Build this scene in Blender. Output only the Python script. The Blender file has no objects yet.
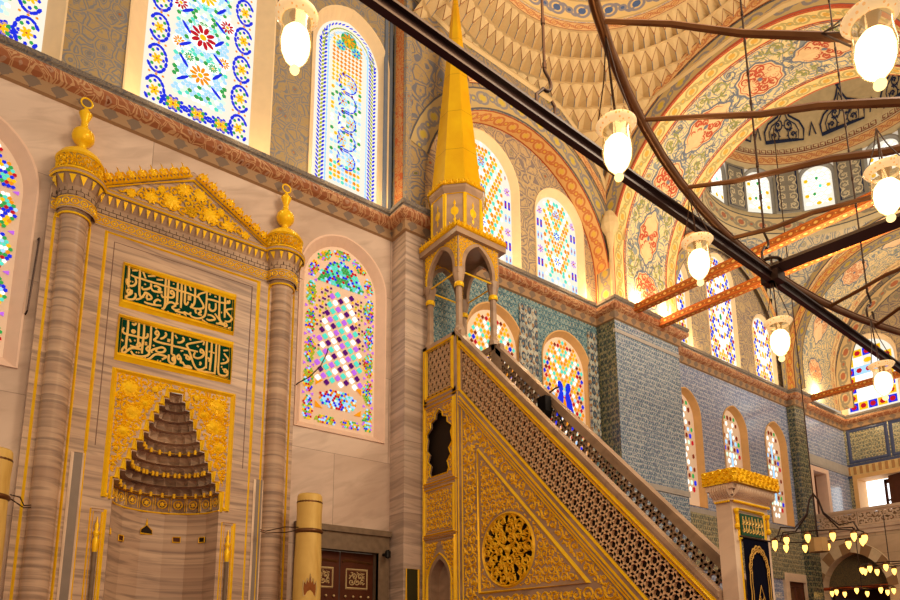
import bpy, bmesh, math, random
from mathutils import Vector
from mathutils.geometry import tessellate_polygon
PI = math.pi
sc = bpy.context.scene
COL = sc.collection
random.seed(7)

# ------------------------------------------------------------------ helpers
def lin(c):
    c = c / 255.0
    return c / 12.92 if c <= 0.04045 else ((c + 0.055) / 1.055) ** 2.4
def rgb(*c): return tuple(lin(v) for v in c) + (1.0,)

class MB:
    """collects faces, links them as one mesh object"""
    def __init__(s): s.v = []; s.f = []; s.m = []; s.uv = []
    def add(s, vs, fs, mi=0, uvs=None):
        b = len(s.v); s.v += [tuple(p) for p in vs]
        s.uv += uvs if uvs else [(0, 0)] * len(vs)
        for f in fs: s.f.append([b + i for i in f]); s.m.append(mi)
    def quad(s, a, b, c, d, mi=0, uvs=None): s.add([a, b, c, d], [(0, 1, 2, 3)], mi, uvs)
    def box(s, x0, y0, z0, x1, y1, z1, mi=0):
        v = [(x0,y0,z0),(x1,y0,z0),(x1,y1,z0),(x0,y1,z0),(x0,y0,z1),(x1,y0,z1),(x1,y1,z1),(x0,y1,z1)]
        s.add(v, [(0,3,2,1),(4,5,6,7),(0,1,5,4),(1,2,6,5),(2,3,7,6),(3,0,4,7)], mi)
    def poly(s, pts3, pts2, mi=0):
        """concave outline: pts3 its 3D points, pts2 the same in 2D"""
        tr = tessellate_polygon([[Vector((p[0], p[1], 0)) for p in pts2]])
        s.add(pts3, [tuple(t) for t in tr], mi)
    def lathe(s, c, prof, n=24, a0=0, a1=2*PI, mi=0, ax='z'):
        full = abs(a1 - a0 - 2*PI) < 1e-6; m = n if full else n + 1; vs = []; uv = []
        for r, z in prof:
            for i in range(m):
                a = a0 + (a1 - a0) * i / n
                vs.append((c[0] + r*math.cos(a), c[1] + r*math.sin(a), c[2] + z)); uv.append((a*max(r, .01), z))
        fs = []
        for j in range(len(prof) - 1):
            for i in range(n):
                k = (i + 1) % m; fs.append((j*m+i, j*m+k, (j+1)*m+k, (j+1)*m+i))
        s.add(vs, fs, mi, uv)
    def tube(s, pts, r, n=8, mi=0, closed=False):
        P = [Vector(p) for p in pts]; L = len(P); vs = []; up0 = None
        for i, p in enumerate(P):
            if closed: t = P[(i+1) % L] - P[i-1]
            else: t = P[min(i+1, L-1)] - P[max(i-1, 0)]
            if t.length < 1e-9: t = Vector((0,0,1))
            t.normalize()
            up = Vector((0,0,1)) if abs(t.z) < .9 else Vector((1,0,0))
            if up0 is not None: up = up0
            a = t.cross(up)
            if a.length < 1e-4: a = t.cross(Vector((0,1,0)))
            a.normalize(); b = a.cross(t).normalized(); up0 = b
            rr = r(i/(L-1)) if callable(r) else r
            for k in range(n):
                w = 2*PI*k/n; vs.append(p + a*rr*math.cos(w) + b*rr*math.sin(w))
        fs = []; R = L if closed else L - 1
        for i in range(R):
            j = (i+1) % L
            for k in range(n): fs.append((i*n+k, i*n+(k+1) % n, j*n+(k+1) % n, j*n+k))
        if not closed: fs += [tuple(range(n))[::-1], tuple((L-1)*n+k for k in range(n))]
        s.add(vs, fs, mi)
    def sphere(s, c, r, sz=1.0, n=12, mi=0):
        s.lathe(c, [(max(r*math.sin(PI*i/8), 1e-4), -r*sz*math.cos(PI*i/8)) for i in range(9)], n, mi=mi)
    def ribbon(s, M, pts, w, h=0.012, closed=False, mi=0, h0=0.0):
        """ridge-shaped strip along 2D points, laid on the surface map M(u,v,h)"""
        L = len(pts)
        if L < 2: return
        vs = []
        for i, (x, y) in enumerate(pts):
            if closed: a = pts[i-1]; b = pts[(i+1) % L]
            else: a = pts[max(i-1, 0)]; b = pts[min(i+1, L-1)]
            tx, ty = b[0]-a[0], b[1]-a[1]; l = math.hypot(tx, ty) or 1; nx, ny = -ty/l, tx/l
            ww = (w(i/(L-1)) if callable(w) else w) / 2
            # keep the width through corners
            if 0 < i < L-1 or closed:
                p = pts[i-1]; dx, dy = x-p[0], y-p[1]; d = math.hypot(dx, dy) or 1
                cs = abs(nx*(-dy/d) + ny*(dx/d)); ww /= max(cs, .5)
            vs += [M(x+nx*ww, y+ny*ww, h0), M(x, y, h0+h), M(x-nx*ww, y-ny*ww, h0)]
        fs = []
        for i in range(L if closed else L-1):
            j = (i+1) % L
            fs += [(3*i, 3*j, 3*j+1, 3*i+1), (3*i+1, 3*j+1, 3*j+2, 3*i+2)]
        s.add(vs, fs, mi)
    def blob(s, M, pts, h=0.012, mi=0, h0=0.0, flat=False):
        """convex or star outline with a raised middle"""
        n = len(pts); cx = sum(p[0] for p in pts)/n; cy = sum(p[1] for p in pts)/n
        vs = [M(x, y, h0) for x, y in pts] + [M(cx, cy, h0 + (0 if flat else h))]
        s.add(vs, [(i, (i+1) % n, n) for i in range(n)], mi)
    def slab(s, M, pts, h0, h1, mi=0):
        """flat polygon with side walls between heights h0 and h1"""
        n = len(pts); tr = tessellate_polygon([[Vector((p[0], p[1], 0)) for p in pts]])
        s.add([M(x, y, h1) for x, y in pts], [tuple(t) for t in tr], mi)
        vs = [M(x, y, h0) for x, y in pts] + [M(x, y, h1) for x, y in pts]
        s.add(vs, [(i, (i+1) % n, n+(i+1) % n, n+i) for i in range(n)], mi)
    def build(s, name, mats, parent=None, smooth=False, uv=False):
        me = bpy.data.meshes.new(name); me.from_pydata(s.v, [], s.f)
        if not isinstance(mats, (list, tuple)): mats = [mats]
        for m in mats: me.materials.append(m)
        if len(mats) > 1: me.polygons.foreach_set('material_index', s.m)
        if smooth: me.polygons.foreach_set('use_smooth', [True]*len(s.f))
        if uv:
            lay = me.uv_layers.new(name='UVMap')
            li = [0]*len(me.loops); me.loops.foreach_get('vertex_index', li)
            fl = []
            for i in li: fl += [s.uv[i][0], s.uv[i][1]]
            lay.data.foreach_set('uv', fl)
        me.update()
        o = bpy.data.objects.new(name, me); COL.objects.link(o)
        if parent: o.parent = parent
        return o

def tag(o, label=None, cat=None, group=None, kind=None):
    if label: o['label'] = label
    if cat: o['category'] = cat
    if group: o['group'] = group
    if kind: o['kind'] = kind
    return o
def empty(name, loc=(0,0,0)):
    """an Empty at the thing's base; meshes are built in world coordinates, so parts are shifted back"""
    o = bpy.data.objects.new(name, None); COL.objects.link(o); o.location = loc; o.empty_display_size = .2
    return o
def settle(root):
    """give the children the opposite offset, so that world coordinates hold"""
    for c in root.children: c.location = Vector(c.location) - Vector(root.location)
    return root
def copy_tree(o, parent=None):
    c = o.copy(); COL.objects.link(c); c.parent = parent
    for ch in list(o.children): copy_tree(ch, c)
    return c

# surface maps
def PY(y, x0=0, z0=0): return lambda u, v, h: (x0+u, y-h, z0+v)          # faces -Y
def PX(x, y0=0, z0=0, sg=-1): return lambda u, v, h: (x+sg*h, y0+u, z0+v) # faces -X (sg=-1) or +X
def inpoly(poly):
    def f(x, y):
        c = False; n = len(poly); j = n-1
        for i in range(n):
            xi, yi = poly[i]; xj, yj = poly[j]
            if (yi > y) != (yj > y) and x < (xj-xi)*(y-yi)/(yj-yi)+xi: c = not c
            j = i
        return c
    return f
def arch(w, h, rise, n=10):
    """outline of an arched opening, u centred, v from 0; counter-clockwise from the lower right"""
    a = w/2; pts = [(a, 0)]
    c = (rise*rise - a*a)/w
    if c > 0.001:
        R = a + c; t1 = math.atan2(rise, c)
        rt = [(-c + R*math.cos(t1*i/n), h-rise + R*math.sin(t1*i/n)) for i in range(n+1)]
    else: rt = [(a*math.cos(PI/2*i/n), h-rise+rise*math.sin(PI/2*i/n)) for i in range(n+1)]
    lt = [(-x, y) for x, y in rt[:-1]][::-1]
    return pts + rt + lt + [(-a, 0)]
def inset(w, h, rise, d): return [(x, y+d) for x, y in arch(w-2*d, h-2*d, max(rise-d*.8, .05))]

# ------------------------------------------------------------------ procedural materials
class NT:
    def __init__(s, name):
        s.m = bpy.data.materials.new(name); s.m.use_nodes = True; s.t = s.m.node_tree; s.t.nodes.clear()
    def put(s, sock, v):
        if isinstance(v, bpy.types.NodeSocket): s.t.links.new(v, sock)
        elif v is not None: sock.default_value = v
    def node(s, typ, ins=None, **pr):
        n = s.t.nodes.new(typ)
        for k, v in pr.items(): setattr(n, k, v)
        for k, v in (ins or {}).items(): s.put(n.inputs[k], v)
        return n
    def ma(s, op, a, b=0.0, c=0.0): return s.node('ShaderNodeMath', {0: a, 1: b, 2: c}, operation=op).outputs[0]
    def mix(s, f, a, b):
        n = s.node('ShaderNodeMix', data_type='RGBA'); s.put(n.inputs['Factor'], f); s.put(n.inputs[6], a); s.put(n.inputs[7], b); return n.outputs[2]
    def coord(s, uv=False):
        t = s.node('ShaderNodeTexCoord'); return t.outputs['UV'] if uv else t.outputs['Object']
    def flat(s, uv=False):
        """(u, v): along the wall and up, whichever way the wall faces"""
        x = s.node('ShaderNodeSeparateXYZ', {0: s.coord(uv)})
        if uv: return x.outputs[0], x.outputs[1]
        return s.ma('ADD', x.outputs[0], x.outputs[1]), x.outputs[2]
    def xy(s, u, v, w=0.0): return s.node('ShaderNodeCombineXYZ', {0: u, 1: v, 2: w}).outputs[0]
    def noise(s, vec, sc_, det=3.0, dist=0.0, col=False):
        n = s.node('ShaderNodeTexNoise', {'Vector': vec, 'Scale': sc_, 'Detail': det, 'Distortion': dist}); return n.outputs[1 if col else 0]
    def vor(s, vec, sc_, rnd=1.0, feat='F1', out='Distance'):
        n = s.node('ShaderNodeTexVoronoi', {'Vector': vec, 'Scale': sc_, 'Randomness': rnd}, feature=feat); return n.outputs[out]
    def warp(s, vec, amt, sc_):
        n = s.node('ShaderNodeTexNoise', {'Vector': vec, 'Scale': sc_, 'Detail': 1.0})
        d = s.node('ShaderNodeVectorMath', {0: n.outputs[1], 1: (.5, .5, .5)}, operation='SUBTRACT')
        e = s.node('ShaderNodeVectorMath', {0: d.outputs[0]}, operation='SCALE'); e.inputs['Scale'].default_value = amt
        return s.node('ShaderNodeVectorMath', {0: vec, 1: e.outputs[0]}, operation='ADD').outputs[0]
    def lt(s, a, b): return s.ma('LESS_THAN', a, b)
    def gt(s, a, b): return s.ma('GREATER_THAN', a, b)
    def band(s, a, lo, hi): return s.ma('MULTIPLY', s.gt(a, lo), s.lt(a, hi))
    def frac(s, a, p): return s.ma('FRACT', s.ma('DIVIDE', a, p))
    def done(s, col, rough=.5, metal=0.0, bump=None, bs=.3, emit=None, es=0.0, spec=.22):
        b = s.node('ShaderNodeBsdfPrincipled', {'Base Color': col, 'Roughness': rough, 'Metallic': metal, 'Specular IOR Level': spec})
        if bump is not None:
            bn = s.node('ShaderNodeBump', {'Height': bump, 'Strength': bs, 'Distance': .02}); s.t.links.new(bn.outputs[0], b.inputs['Normal'])
        if emit is not None: s.put(b.inputs['Emission Color'], emit); b.inputs['Emission Strength'].default_value = es
        o = s.node('ShaderNodeOutputMaterial'); s.t.links.new(b.outputs[0], o.inputs[0]); return s.m

def plain(name, c, rough=.5, metal=0.0, var=.12, sc_=6.0, spec=.22):
    t = NT(name); n = t.noise(t.coord(), sc_, 3.0)
    d = tuple(v*(1-var*2) for v in c[:3]) + (1,)
    return t.done(t.mix(n, d, tuple(min(1, v*(1+var)) for v in c[:3]) + (1,)), rough, metal, spec=spec)
def glow(name, c, st):
    t = NT(name); e = t.node('ShaderNodeEmission', {0: c, 1: st}); o = t.node('ShaderNodeOutputMaterial')
    t.t.links.new(e.outputs[0], o.inputs[0]); return t.m
def marble(name, a, b, vein, stretch=(1.0, .55), sc_=.9, jx=0.0, jz=0.0, diag=.6, rough=.3, bandy=False):
    """polished slabs; jx/jz joint spacing, diag the slope of the veins"""
    t = NT(name); u, v = t.flat(); ca, sa = math.cos(diag), math.sin(diag)
    rn = None
    if jx or jz:
        off = t.ma('MULTIPLY', t.ma('FLOOR', t.ma('DIVIDE', v, jz or 99)), (jx or 9)*.5)
        iu = t.ma('FLOOR', t.ma('DIVIDE', t.ma('ADD', u, off), jx or 99)); iv = t.ma('FLOOR', t.ma('DIVIDE', v, jz or 99))
        rn = t.node('ShaderNodeTexWhiteNoise', {'Vector': t.xy(iu, iv)}, noise_dimensions='2D').outputs[0]
    au = t.ma('SUBTRACT', t.ma('MULTIPLY', u, ca), t.ma('MULTIPLY', v, sa)); av = t.ma('ADD', t.ma('MULTIPLY', u, sa), t.ma('MULTIPLY', v, ca))
    p = t.xy(t.ma('MULTIPLY', au, stretch[0]), t.ma('MULTIPLY', av, stretch[1]), t.ma('MULTIPLY', rn, 9.0) if rn else 0.0)
    n1 = t.noise(p, sc_, 4.0, .4); n2 = t.noise(p, sc_*3.2, 6.0, .7)
    f = t.node('ShaderNodeMapRange', {0: n1, 1: .38, 2: .62}).outputs[0]
    c = t.mix(f, a, b)
    g = t.node('ShaderNodeMapRange', {0: n2, 1: .46, 2: .72 if not bandy else .64}).outputs[0]
    c = t.mix(t.ma('MULTIPLY', g, .75 if bandy else .5), c, vein)
    if rn:
        c = t.mix(t.ma('MULTIPLY', rn, .22), c, vein); j = None
        if jz: j = t.lt(t.frac(v, jz), .010/jz)
        if jx:
            k = t.lt(t.frac(t.ma('ADD', u, off), jx), .010/jx); j = k if j is None else t.ma('MAXIMUM', j, k)
        c = t.mix(t.ma('MULTIPLY', j, .5), c, tuple(x*.3 for x in vein[:3])+(1,))
    return t.done(c, rough)
def ornate(name, base, c1, c2, c3, s=4.0, uv=False, rnd=.75, line=.06, blob=.25, core=.1, rough=.7, wz=.5, mottle=.25):
    """painted foliage: winding stems, small leaves and rosettes"""
    t = NT(name); u, v = t.flat(uv); p = t.warp(t.xy(u, v), wz*.35/s*3, s*.9); q = t.warp(t.xy(u, v), .35/s, s*2.2)
    d = t.vor(p, s, rnd); e = t.vor(p, s, rnd, 'DISTANCE_TO_EDGE')
    d2 = t.vor(q, s*3.1, 1.0); e2 = t.vor(q, s*2.4, 1.0, 'DISTANCE_TO_EDGE')
    c = t.mix(t.ma('MULTIPLY', t.noise(t.xy(u, v), s*.35, 3.0), mottle*2), base, tuple(x*.6 for x in base[:3])+(1,))
    c = t.mix(t.lt(e2, .035), c, t.mix(.45, c1, base))
    c = t.mix(t.lt(d2, .3), c, t.mix(.3, c1, base))
    c = t.mix(t.band(e, line*.5, line*1.2), c, c1)
    c = t.mix(t.band(d, blob, blob+.05), c, c1); c = t.mix(t.lt(d, blob*.85), c, c2)
    c = t.mix(t.ma('MULTIPLY', t.lt(d, blob*.8), t.lt(d2, .22)), c, base); c = t.mix(t.lt(d, core), c, c3)
    return t.done(c, rough)
def lobes(name, bg, fg, core, edge, p=.5, rough=.7):
    """border with a row of rosettes; UV u in metres, v from 0 to 1"""
    t = NT(name); u, v = t.flat(True)
    x = t.ma('SUBTRACT', t.frac(u, p), .5); y = t.ma('SUBTRACT', v, .5)
    d = t.ma('SQRT', t.ma('ADD', t.ma('MULTIPLY', x, x), t.ma('MULTIPLY', y, y)))
    x2 = t.ma('SUBTRACT', t.frac(t.ma('ADD', u, p/2), p), .5)
    sn = t.ma('MULTIPLY', t.ma('SINE', t.ma('MULTIPLY', u, 2*PI/p)), .22)
    vine = t.lt(t.ma('ABSOLUTE', t.ma('SUBTRACT', y, sn)), .07)
    fg = tuple(fg[i]*.72+bg[i]*.28 for i in range(3))+(1,)
    c = t.mix(vine, bg, fg); c = t.mix(t.band(d, .22, .33), c, fg)
    d2 = t.ma('SQRT', t.ma('ADD', t.ma('MULTIPLY', x2, x2), t.ma('MULTIPLY', y, y)))
    c = t.mix(t.lt(d2, .16), c, fg); c = t.mix(t.lt(d, .15), c, core); c = t.mix(t.lt(d2, .07), c, core)
    c = t.mix(t.gt(t.ma('ABSOLUTE', y), .43), c, edge)
    return t.done(c, rough)
def iznik(name, base, c1, c2, c3, p=.36, rough=.25, hi=.0):
    """glazed tiles with a repeating floral lattice"""
    t = NT(name); u, v = t.flat(); q = t.warp(t.xy(u, v), .07, 4.0)
    s_ = t.node('ShaderNodeSeparateXYZ', {0: q}); u2, v2 = s_.outputs[0], s_.outputs[1]
    k = 2*PI/p
    cu, cv = t.ma('COSINE', t.ma('MULTIPLY', u2, k)), t.ma('COSINE', t.ma('MULTIPLY', v2, k*.72))
    f = t.ma('MULTIPLY', cu, cv); g = t.ma('ADD', cu, cv)
    h = t.ma('MULTIPLY', t.ma('COSINE', t.ma('MULTIPLY', u2, 2*k)), t.ma('SINE', t.ma('MULTIPLY', v2, 1.44*k)))
    c = t.mix(t.gt(h, .45), base, c3)
    c = t.mix(t.lt(h, -.72), c, c2)
    c = t.mix(t.lt(t.ma('ABSOLUTE', g), .16), c, c1)
    c = t.mix(t.gt(t.ma('ABSOLUTE', f), .55), c, c1); c = t.mix(t.gt(t.ma('ABSOLUTE', f), .8), c, c2); c = t.mix(t.gt(t.ma('ABSOLUTE', f), .94), c, c3)
    sp_ = t.vor(q, 2.6/p, 1.0); c = t.mix(t.ma('MULTIPLY', t.lt(sp_, .33), .55), c, base); c = t.mix(t.ma('MULTIPLY', t.band(sp_, .62, .9), .5), c, c2)
    jt = t.ma('MAXIMUM', t.lt(t.frac(u, .25), .02), t.lt(t.frac(v, .25), .02))
    c = t.mix(t.ma('MULTIPLY', jt, .4), c, tuple(x*.4 for x in base[:3])+(1,))
    c = t.mix(t.ma('MULTIPLY', t.noise(t.xy(u, v), 1.3, 3), .45), c, c1)
    return t.done(c, rough, bump=t.noise(t.xy(u, v), 9.0, 2), bs=.25, spec=.5)

gold = NT('gilding'); _n = gold.noise(gold.coord(), 9.0, 4.0)
gold = gold.done(gold.mix(_n, rgb(236, 168, 6), rgb(255, 216, 30)), .3, .15)
gold_dark = NT('old_gilding'); _n = gold_dark.noise(gold_dark.coord(), 7.0, 4.0)
gold_dark = gold_dark.done(gold_dark.mix(_n, rgb(222, 156, 10), rgb(255, 208, 40)), .36, .12)
gold_leaf = NT('spire_gilding'); _u, _v = gold_leaf.flat()
_j = gold_leaf.lt(gold_leaf.frac(_v, .9), .012)
gold_leaf = gold_leaf.done(gold_leaf.mix(gold_leaf.ma('MULTIPLY', _j, .5), gold_leaf.mix(gold_leaf.noise(gold_leaf.coord(), 2.5, 4.0), rgb(226, 158, 6), rgb(255, 208, 20)), rgb(150, 90, 0)), .28, .4)
marble_wall = marble('wall_marble', rgb(222, 196, 176), rgb(202, 174, 154), rgb(158, 132, 114), (.55, 2.0), .7, 2.2, 1.62, -.45)
marble_grey = marble('striped_marble', rgb(202, 170, 142), rgb(178, 146, 122), rgb(128, 106, 92), (.22, 3.2), 1.5, 0, 0, .05, bandy=True)
marble_pil = marble('pilaster_marble', rgb(216, 190, 170), rgb(190, 164, 144), rgb(150, 130, 118), (.25, 3.0), 1.3, 0, 1.3, .1, bandy=True)
marble_dark = marble('grey_marble', rgb(184, 152, 124), rgb(160, 130, 106), rgb(124, 100, 84), (.4, 1.2), 1.4, diag=.3)
marble_light = marble('pale_marble', rgb(232, 204, 176), rgb(214, 184, 156), rgb(180, 150, 128), (.5, 1.0), 1.1, diag=.3)
stone_far = marble('gallery_stone', rgb(226, 196, 160), rgb(206, 176, 142), rgb(176, 146, 116), (.5, 1.0), 1.0, 1.4, .55, .1, rough=.6)
plaster = plain('window_plaster', rgb(246, 214, 168), .6, var=.06)
plaster_pink = plain('pink_plaster', rgb(232, 196, 172), .6, var=.06)
ochre = plain('ochre_plaster', rgb(220, 172, 112), .6, var=.08)
paint_upper = ornate('upper_wall_paint', rgb(180, 152, 106), rgb(128, 126, 130), rgb(128, 122, 118), rgb(180, 110, 40), 4.2, line=.09, blob=.22, core=.09)
paint_span = ornate('spandrel_paint', rgb(178, 148, 100), rgb(112, 110, 118), rgb(110, 104, 60), rgb(190, 160, 60), 2.6, line=.10, blob=.22, core=.12, wz=.8)
paint_cream = ornate('cream_foliage_paint', rgb(232, 206, 150), rgb(134, 142, 144), rgb(150, 148, 98), rgb(206, 150, 90), 3.4, uv=True, line=.10, blob=.2, core=.09, mottle=.1)
paint_dome = ornate('dome_paint', rgb(206, 186, 148), rgb(122, 128, 132), rgb(160, 150, 120), rgb(170, 90, 70), 3.0, uv=True, line=.09, blob=.18, core=.08, mottle=.12)
paint_niche = ornate('lunette_paint', rgb(196, 168, 124), rgb(130, 116, 112), rgb(150, 140, 110), rgb(160, 90, 60), 3.0, line=.10, blob=.22, core=.1)
red_roll = NT('cornice_roll_paint'); _u, _v = red_roll.flat()
_p = red_roll.warp(red_roll.xy(red_roll.ma('ADD', _u, red_roll.ma('MULTIPLY', _v, 1.2)), _v), .12, 5.0)
_d = red_roll.vor(_p, 6.0, .8); _e = red_roll.vor(_p, 6.0, .8, 'DISTANCE_TO_EDGE')
_c = red_roll.mix(red_roll.noise(_p, 3.0), rgb(140, 82, 52), rgb(174, 112, 76))
_c = red_roll.mix(red_roll.band(_e, .03, .10), _c, rgb(198, 154, 112)); _c = red_roll.mix(red_roll.lt(_d, .24), _c, rgb(176, 136, 110)); _c = red_roll.mix(red_roll.lt(_d, .12), _c, rgb(120, 60, 34))
red_roll = red_roll.done(_c, .5)
grey_trim = ornate('cornice_grey_paint', rgb(140, 124, 106), rgb(96, 90, 92), rgb(100, 92, 88), rgb(170, 140, 100), 9.0, line=.1)
tan_trim = NT('cornice_tan_paint'); _u, _v = tan_trim.flat()
_x = tan_trim.ma('SUBTRACT', tan_trim.frac(_u, .34), .5)
_z = tan_trim.ma('DIVIDE', tan_trim.ma('SUBTRACT', _v, 9.43), .16)
_q = tan_trim.ma('ADD', tan_trim.ma('ABSOLUTE', _x), tan_trim.ma('ABSOLUTE', tan_trim.ma('MULTIPLY', _z, .5)))
tan_trim = tan_trim.done(tan_trim.mix(tan_trim.lt(tan_trim.ma('ADD', _q, tan_trim.ma('MULTIPLY', tan_trim.noise(tan_trim.coord(), 22.0), .2)), .44), rgb(160, 126, 92), rgb(122, 102, 86)), .6)
orange_band = ornate('orange_border_paint', rgb(216, 160, 96), rgb(196, 96, 46), rgb(226, 178, 80), rgb(190, 80, 40), 6.0, line=.12, blob=.2, core=.1)
orange_uv = lobes('orange_rosette_border', rgb(226, 178, 110), rgb(200, 96, 48), rgb(226, 186, 80), rgb(178, 74, 40), .42)
olive_uv = lobes('olive_rosette_border', rgb(226, 196, 130), rgb(150, 140, 84), rgb(206, 160, 70), rgb(206, 104, 60), .5)
blue_uv = lobes('blue_rosette_border', rgb(186, 160, 110), rgb(108, 114, 134), rgb(196, 170, 70), rgb(92, 90, 96), .55)
grey_uv = lobes('grey_rosette_border', rgb(206, 182, 138), rgb(124, 122, 112), rgb(176, 110, 80), rgb(90, 90, 88), .8)
tulip_uv = lobes('blue_tulip_border', rgb(232, 200, 140), rgb(84, 108, 158), rgb(84, 108, 158), rgb(200, 170, 120), .62)
red_uv = lobes('red_scroll_border', rgb(218, 176, 120), rgb(178, 92, 56), rgb(206, 150, 90), rgb(150, 74, 50), .3)
tile_blue = iznik('blue_tiles', rgb(200, 200, 198), rgb(112, 134, 164), rgb(56, 74, 112), rgb(84, 136, 132), .17)
tile_teal = iznik('teal_tiles', rgb(140, 160, 158), rgb(62, 120, 138), rgb(36, 66, 92), rgb(190, 186, 160), .22)
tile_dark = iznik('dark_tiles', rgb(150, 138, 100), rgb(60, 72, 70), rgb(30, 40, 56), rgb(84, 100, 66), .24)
tile_lilac = iznik('lilac_blue_tiles', rgb(204, 202, 212), rgb(130, 142, 178), rgb(74, 90, 142), rgb(110, 150, 166), .18, rough=.12)
tile_far = iznik('far_tiles', rgb(196, 182, 140), rgb(118, 126, 104), rgb(70, 80, 90), rgb(160, 120, 80), .2)
navy_strip = plain('navy_tile_border', rgb(70, 78, 110), .3)
muq_m = NT('honeycomb_plaster'); muq_m = muq_m.done(muq_m.mix(muq_m.noise(muq_m.coord(), 1.8, 4.0), rgb(196, 166, 120), rgb(226, 198, 148)), .7)
line_brown = plain('brown_outline', rgb(150, 92, 58), .7)
line_blue = plain('navy_outline', rgb(36, 48, 84), .7)
line_red = plain('red_outline', rgb(186, 84, 56), .7)
line_grey = plain('grey_blue_outline', rgb(112, 120, 134), .7)
fill_pink = ornate('medallion_paint', rgb(230, 186, 138), rgb(206, 92, 56), rgb(214, 120, 80), rgb(150, 150, 110), 7.0, uv=False, line=.14, blob=.2)
green_cloth = plain('green_field', rgb(2, 58, 40), .8, spec=.05)
cream_ink = plain('gilded_lettering', rgb(250, 200, 112), .4, .1)
dark_hole = plain('dark_recess', rgb(40, 26, 14), .8)
iron = plain('dark_iron', rgb(62, 46, 40), .35, .7, sc_=12)
steel = plain('painted_steel', rgb(52, 36, 36), .3, .3)
copper = plain('brown_metal', rgb(112, 72, 40), .34, .5, var=.25, sc_=9)
wire_m = plain('cable_steel', rgb(70, 48, 36), .5, .5)
wood_door = plain('walnut', rgb(84, 40, 20), .42, var=.25, sc_=4)
wood_dark = plain('dark_walnut', rgb(66, 34, 20), .45)
ivory = plain('ivory_inlay', rgb(206, 180, 130), .4)
stone_dark = plain('door_stone', rgb(126, 104, 82), .55, var=.25, sc_=10)
wax = NT('beeswax'); _u, _v = wax.flat()
wax = wax.done(wax.mix(wax.noise(wax.xy(wax.ma('MULTIPLY', _u, 5.0), _v), 1.6, 5.0), rgb(170, 116, 36), rgb(244, 212, 124)), .5)
black_m = plain('black_plastic', rgb(16, 14, 14), .4)
velvet = plain('black_velvet', rgb(16, 16, 30), .9, spec=.02)
beam_paint = lobes('painted_beam', rgb(196, 106, 34), rgb(140, 70, 30), rgb(226, 180, 90), rgb(170, 70, 20), .24)
carpet = ornate('carpet', rgb(150, 40, 30), rgb(60, 60, 110), rgb(190, 120, 60), rgb(70, 90, 60), 2.0)
# ------------------------------------------------------------------ stained glass
def gm(n, c, st): return glow('glass_' + n, rgb(*c), st)
GC = [gm('white', (255, 252, 240), 1.5), gm('blue', (36, 52, 232), 1.0), gm('yellow', (255, 196, 20), 1.1), gm('red', (214, 30, 44), .9),
      gm('green', (60, 170, 80), 1.0), gm('turquoise', (92, 226, 196), 1.1), gm('purple', (104, 24, 116), .9), gm('lilac', (206, 110, 236), 1.0),
      gm('sky', (168, 214, 255), 1.2), gm('orange', (246, 150, 20), 1.05), gm('brown', (150, 56, 28), .8), gm('olive', (176, 186, 36), .95), gm('pale', (214, 244, 214), 1.25)]
WHI, BLU, YEL, RED, GRN, TUR, PUR, LIL, SKY, ORA, BRO, OLI, PAL = range(13)
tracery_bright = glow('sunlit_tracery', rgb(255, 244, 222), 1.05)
tracery_warm = plain('plaster_tracery', rgb(244, 214, 190), .6, var=.05)
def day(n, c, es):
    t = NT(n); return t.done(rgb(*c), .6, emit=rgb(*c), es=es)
tracery_lit = day('daylit_tracery', (240, 212, 184), .10)

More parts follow.
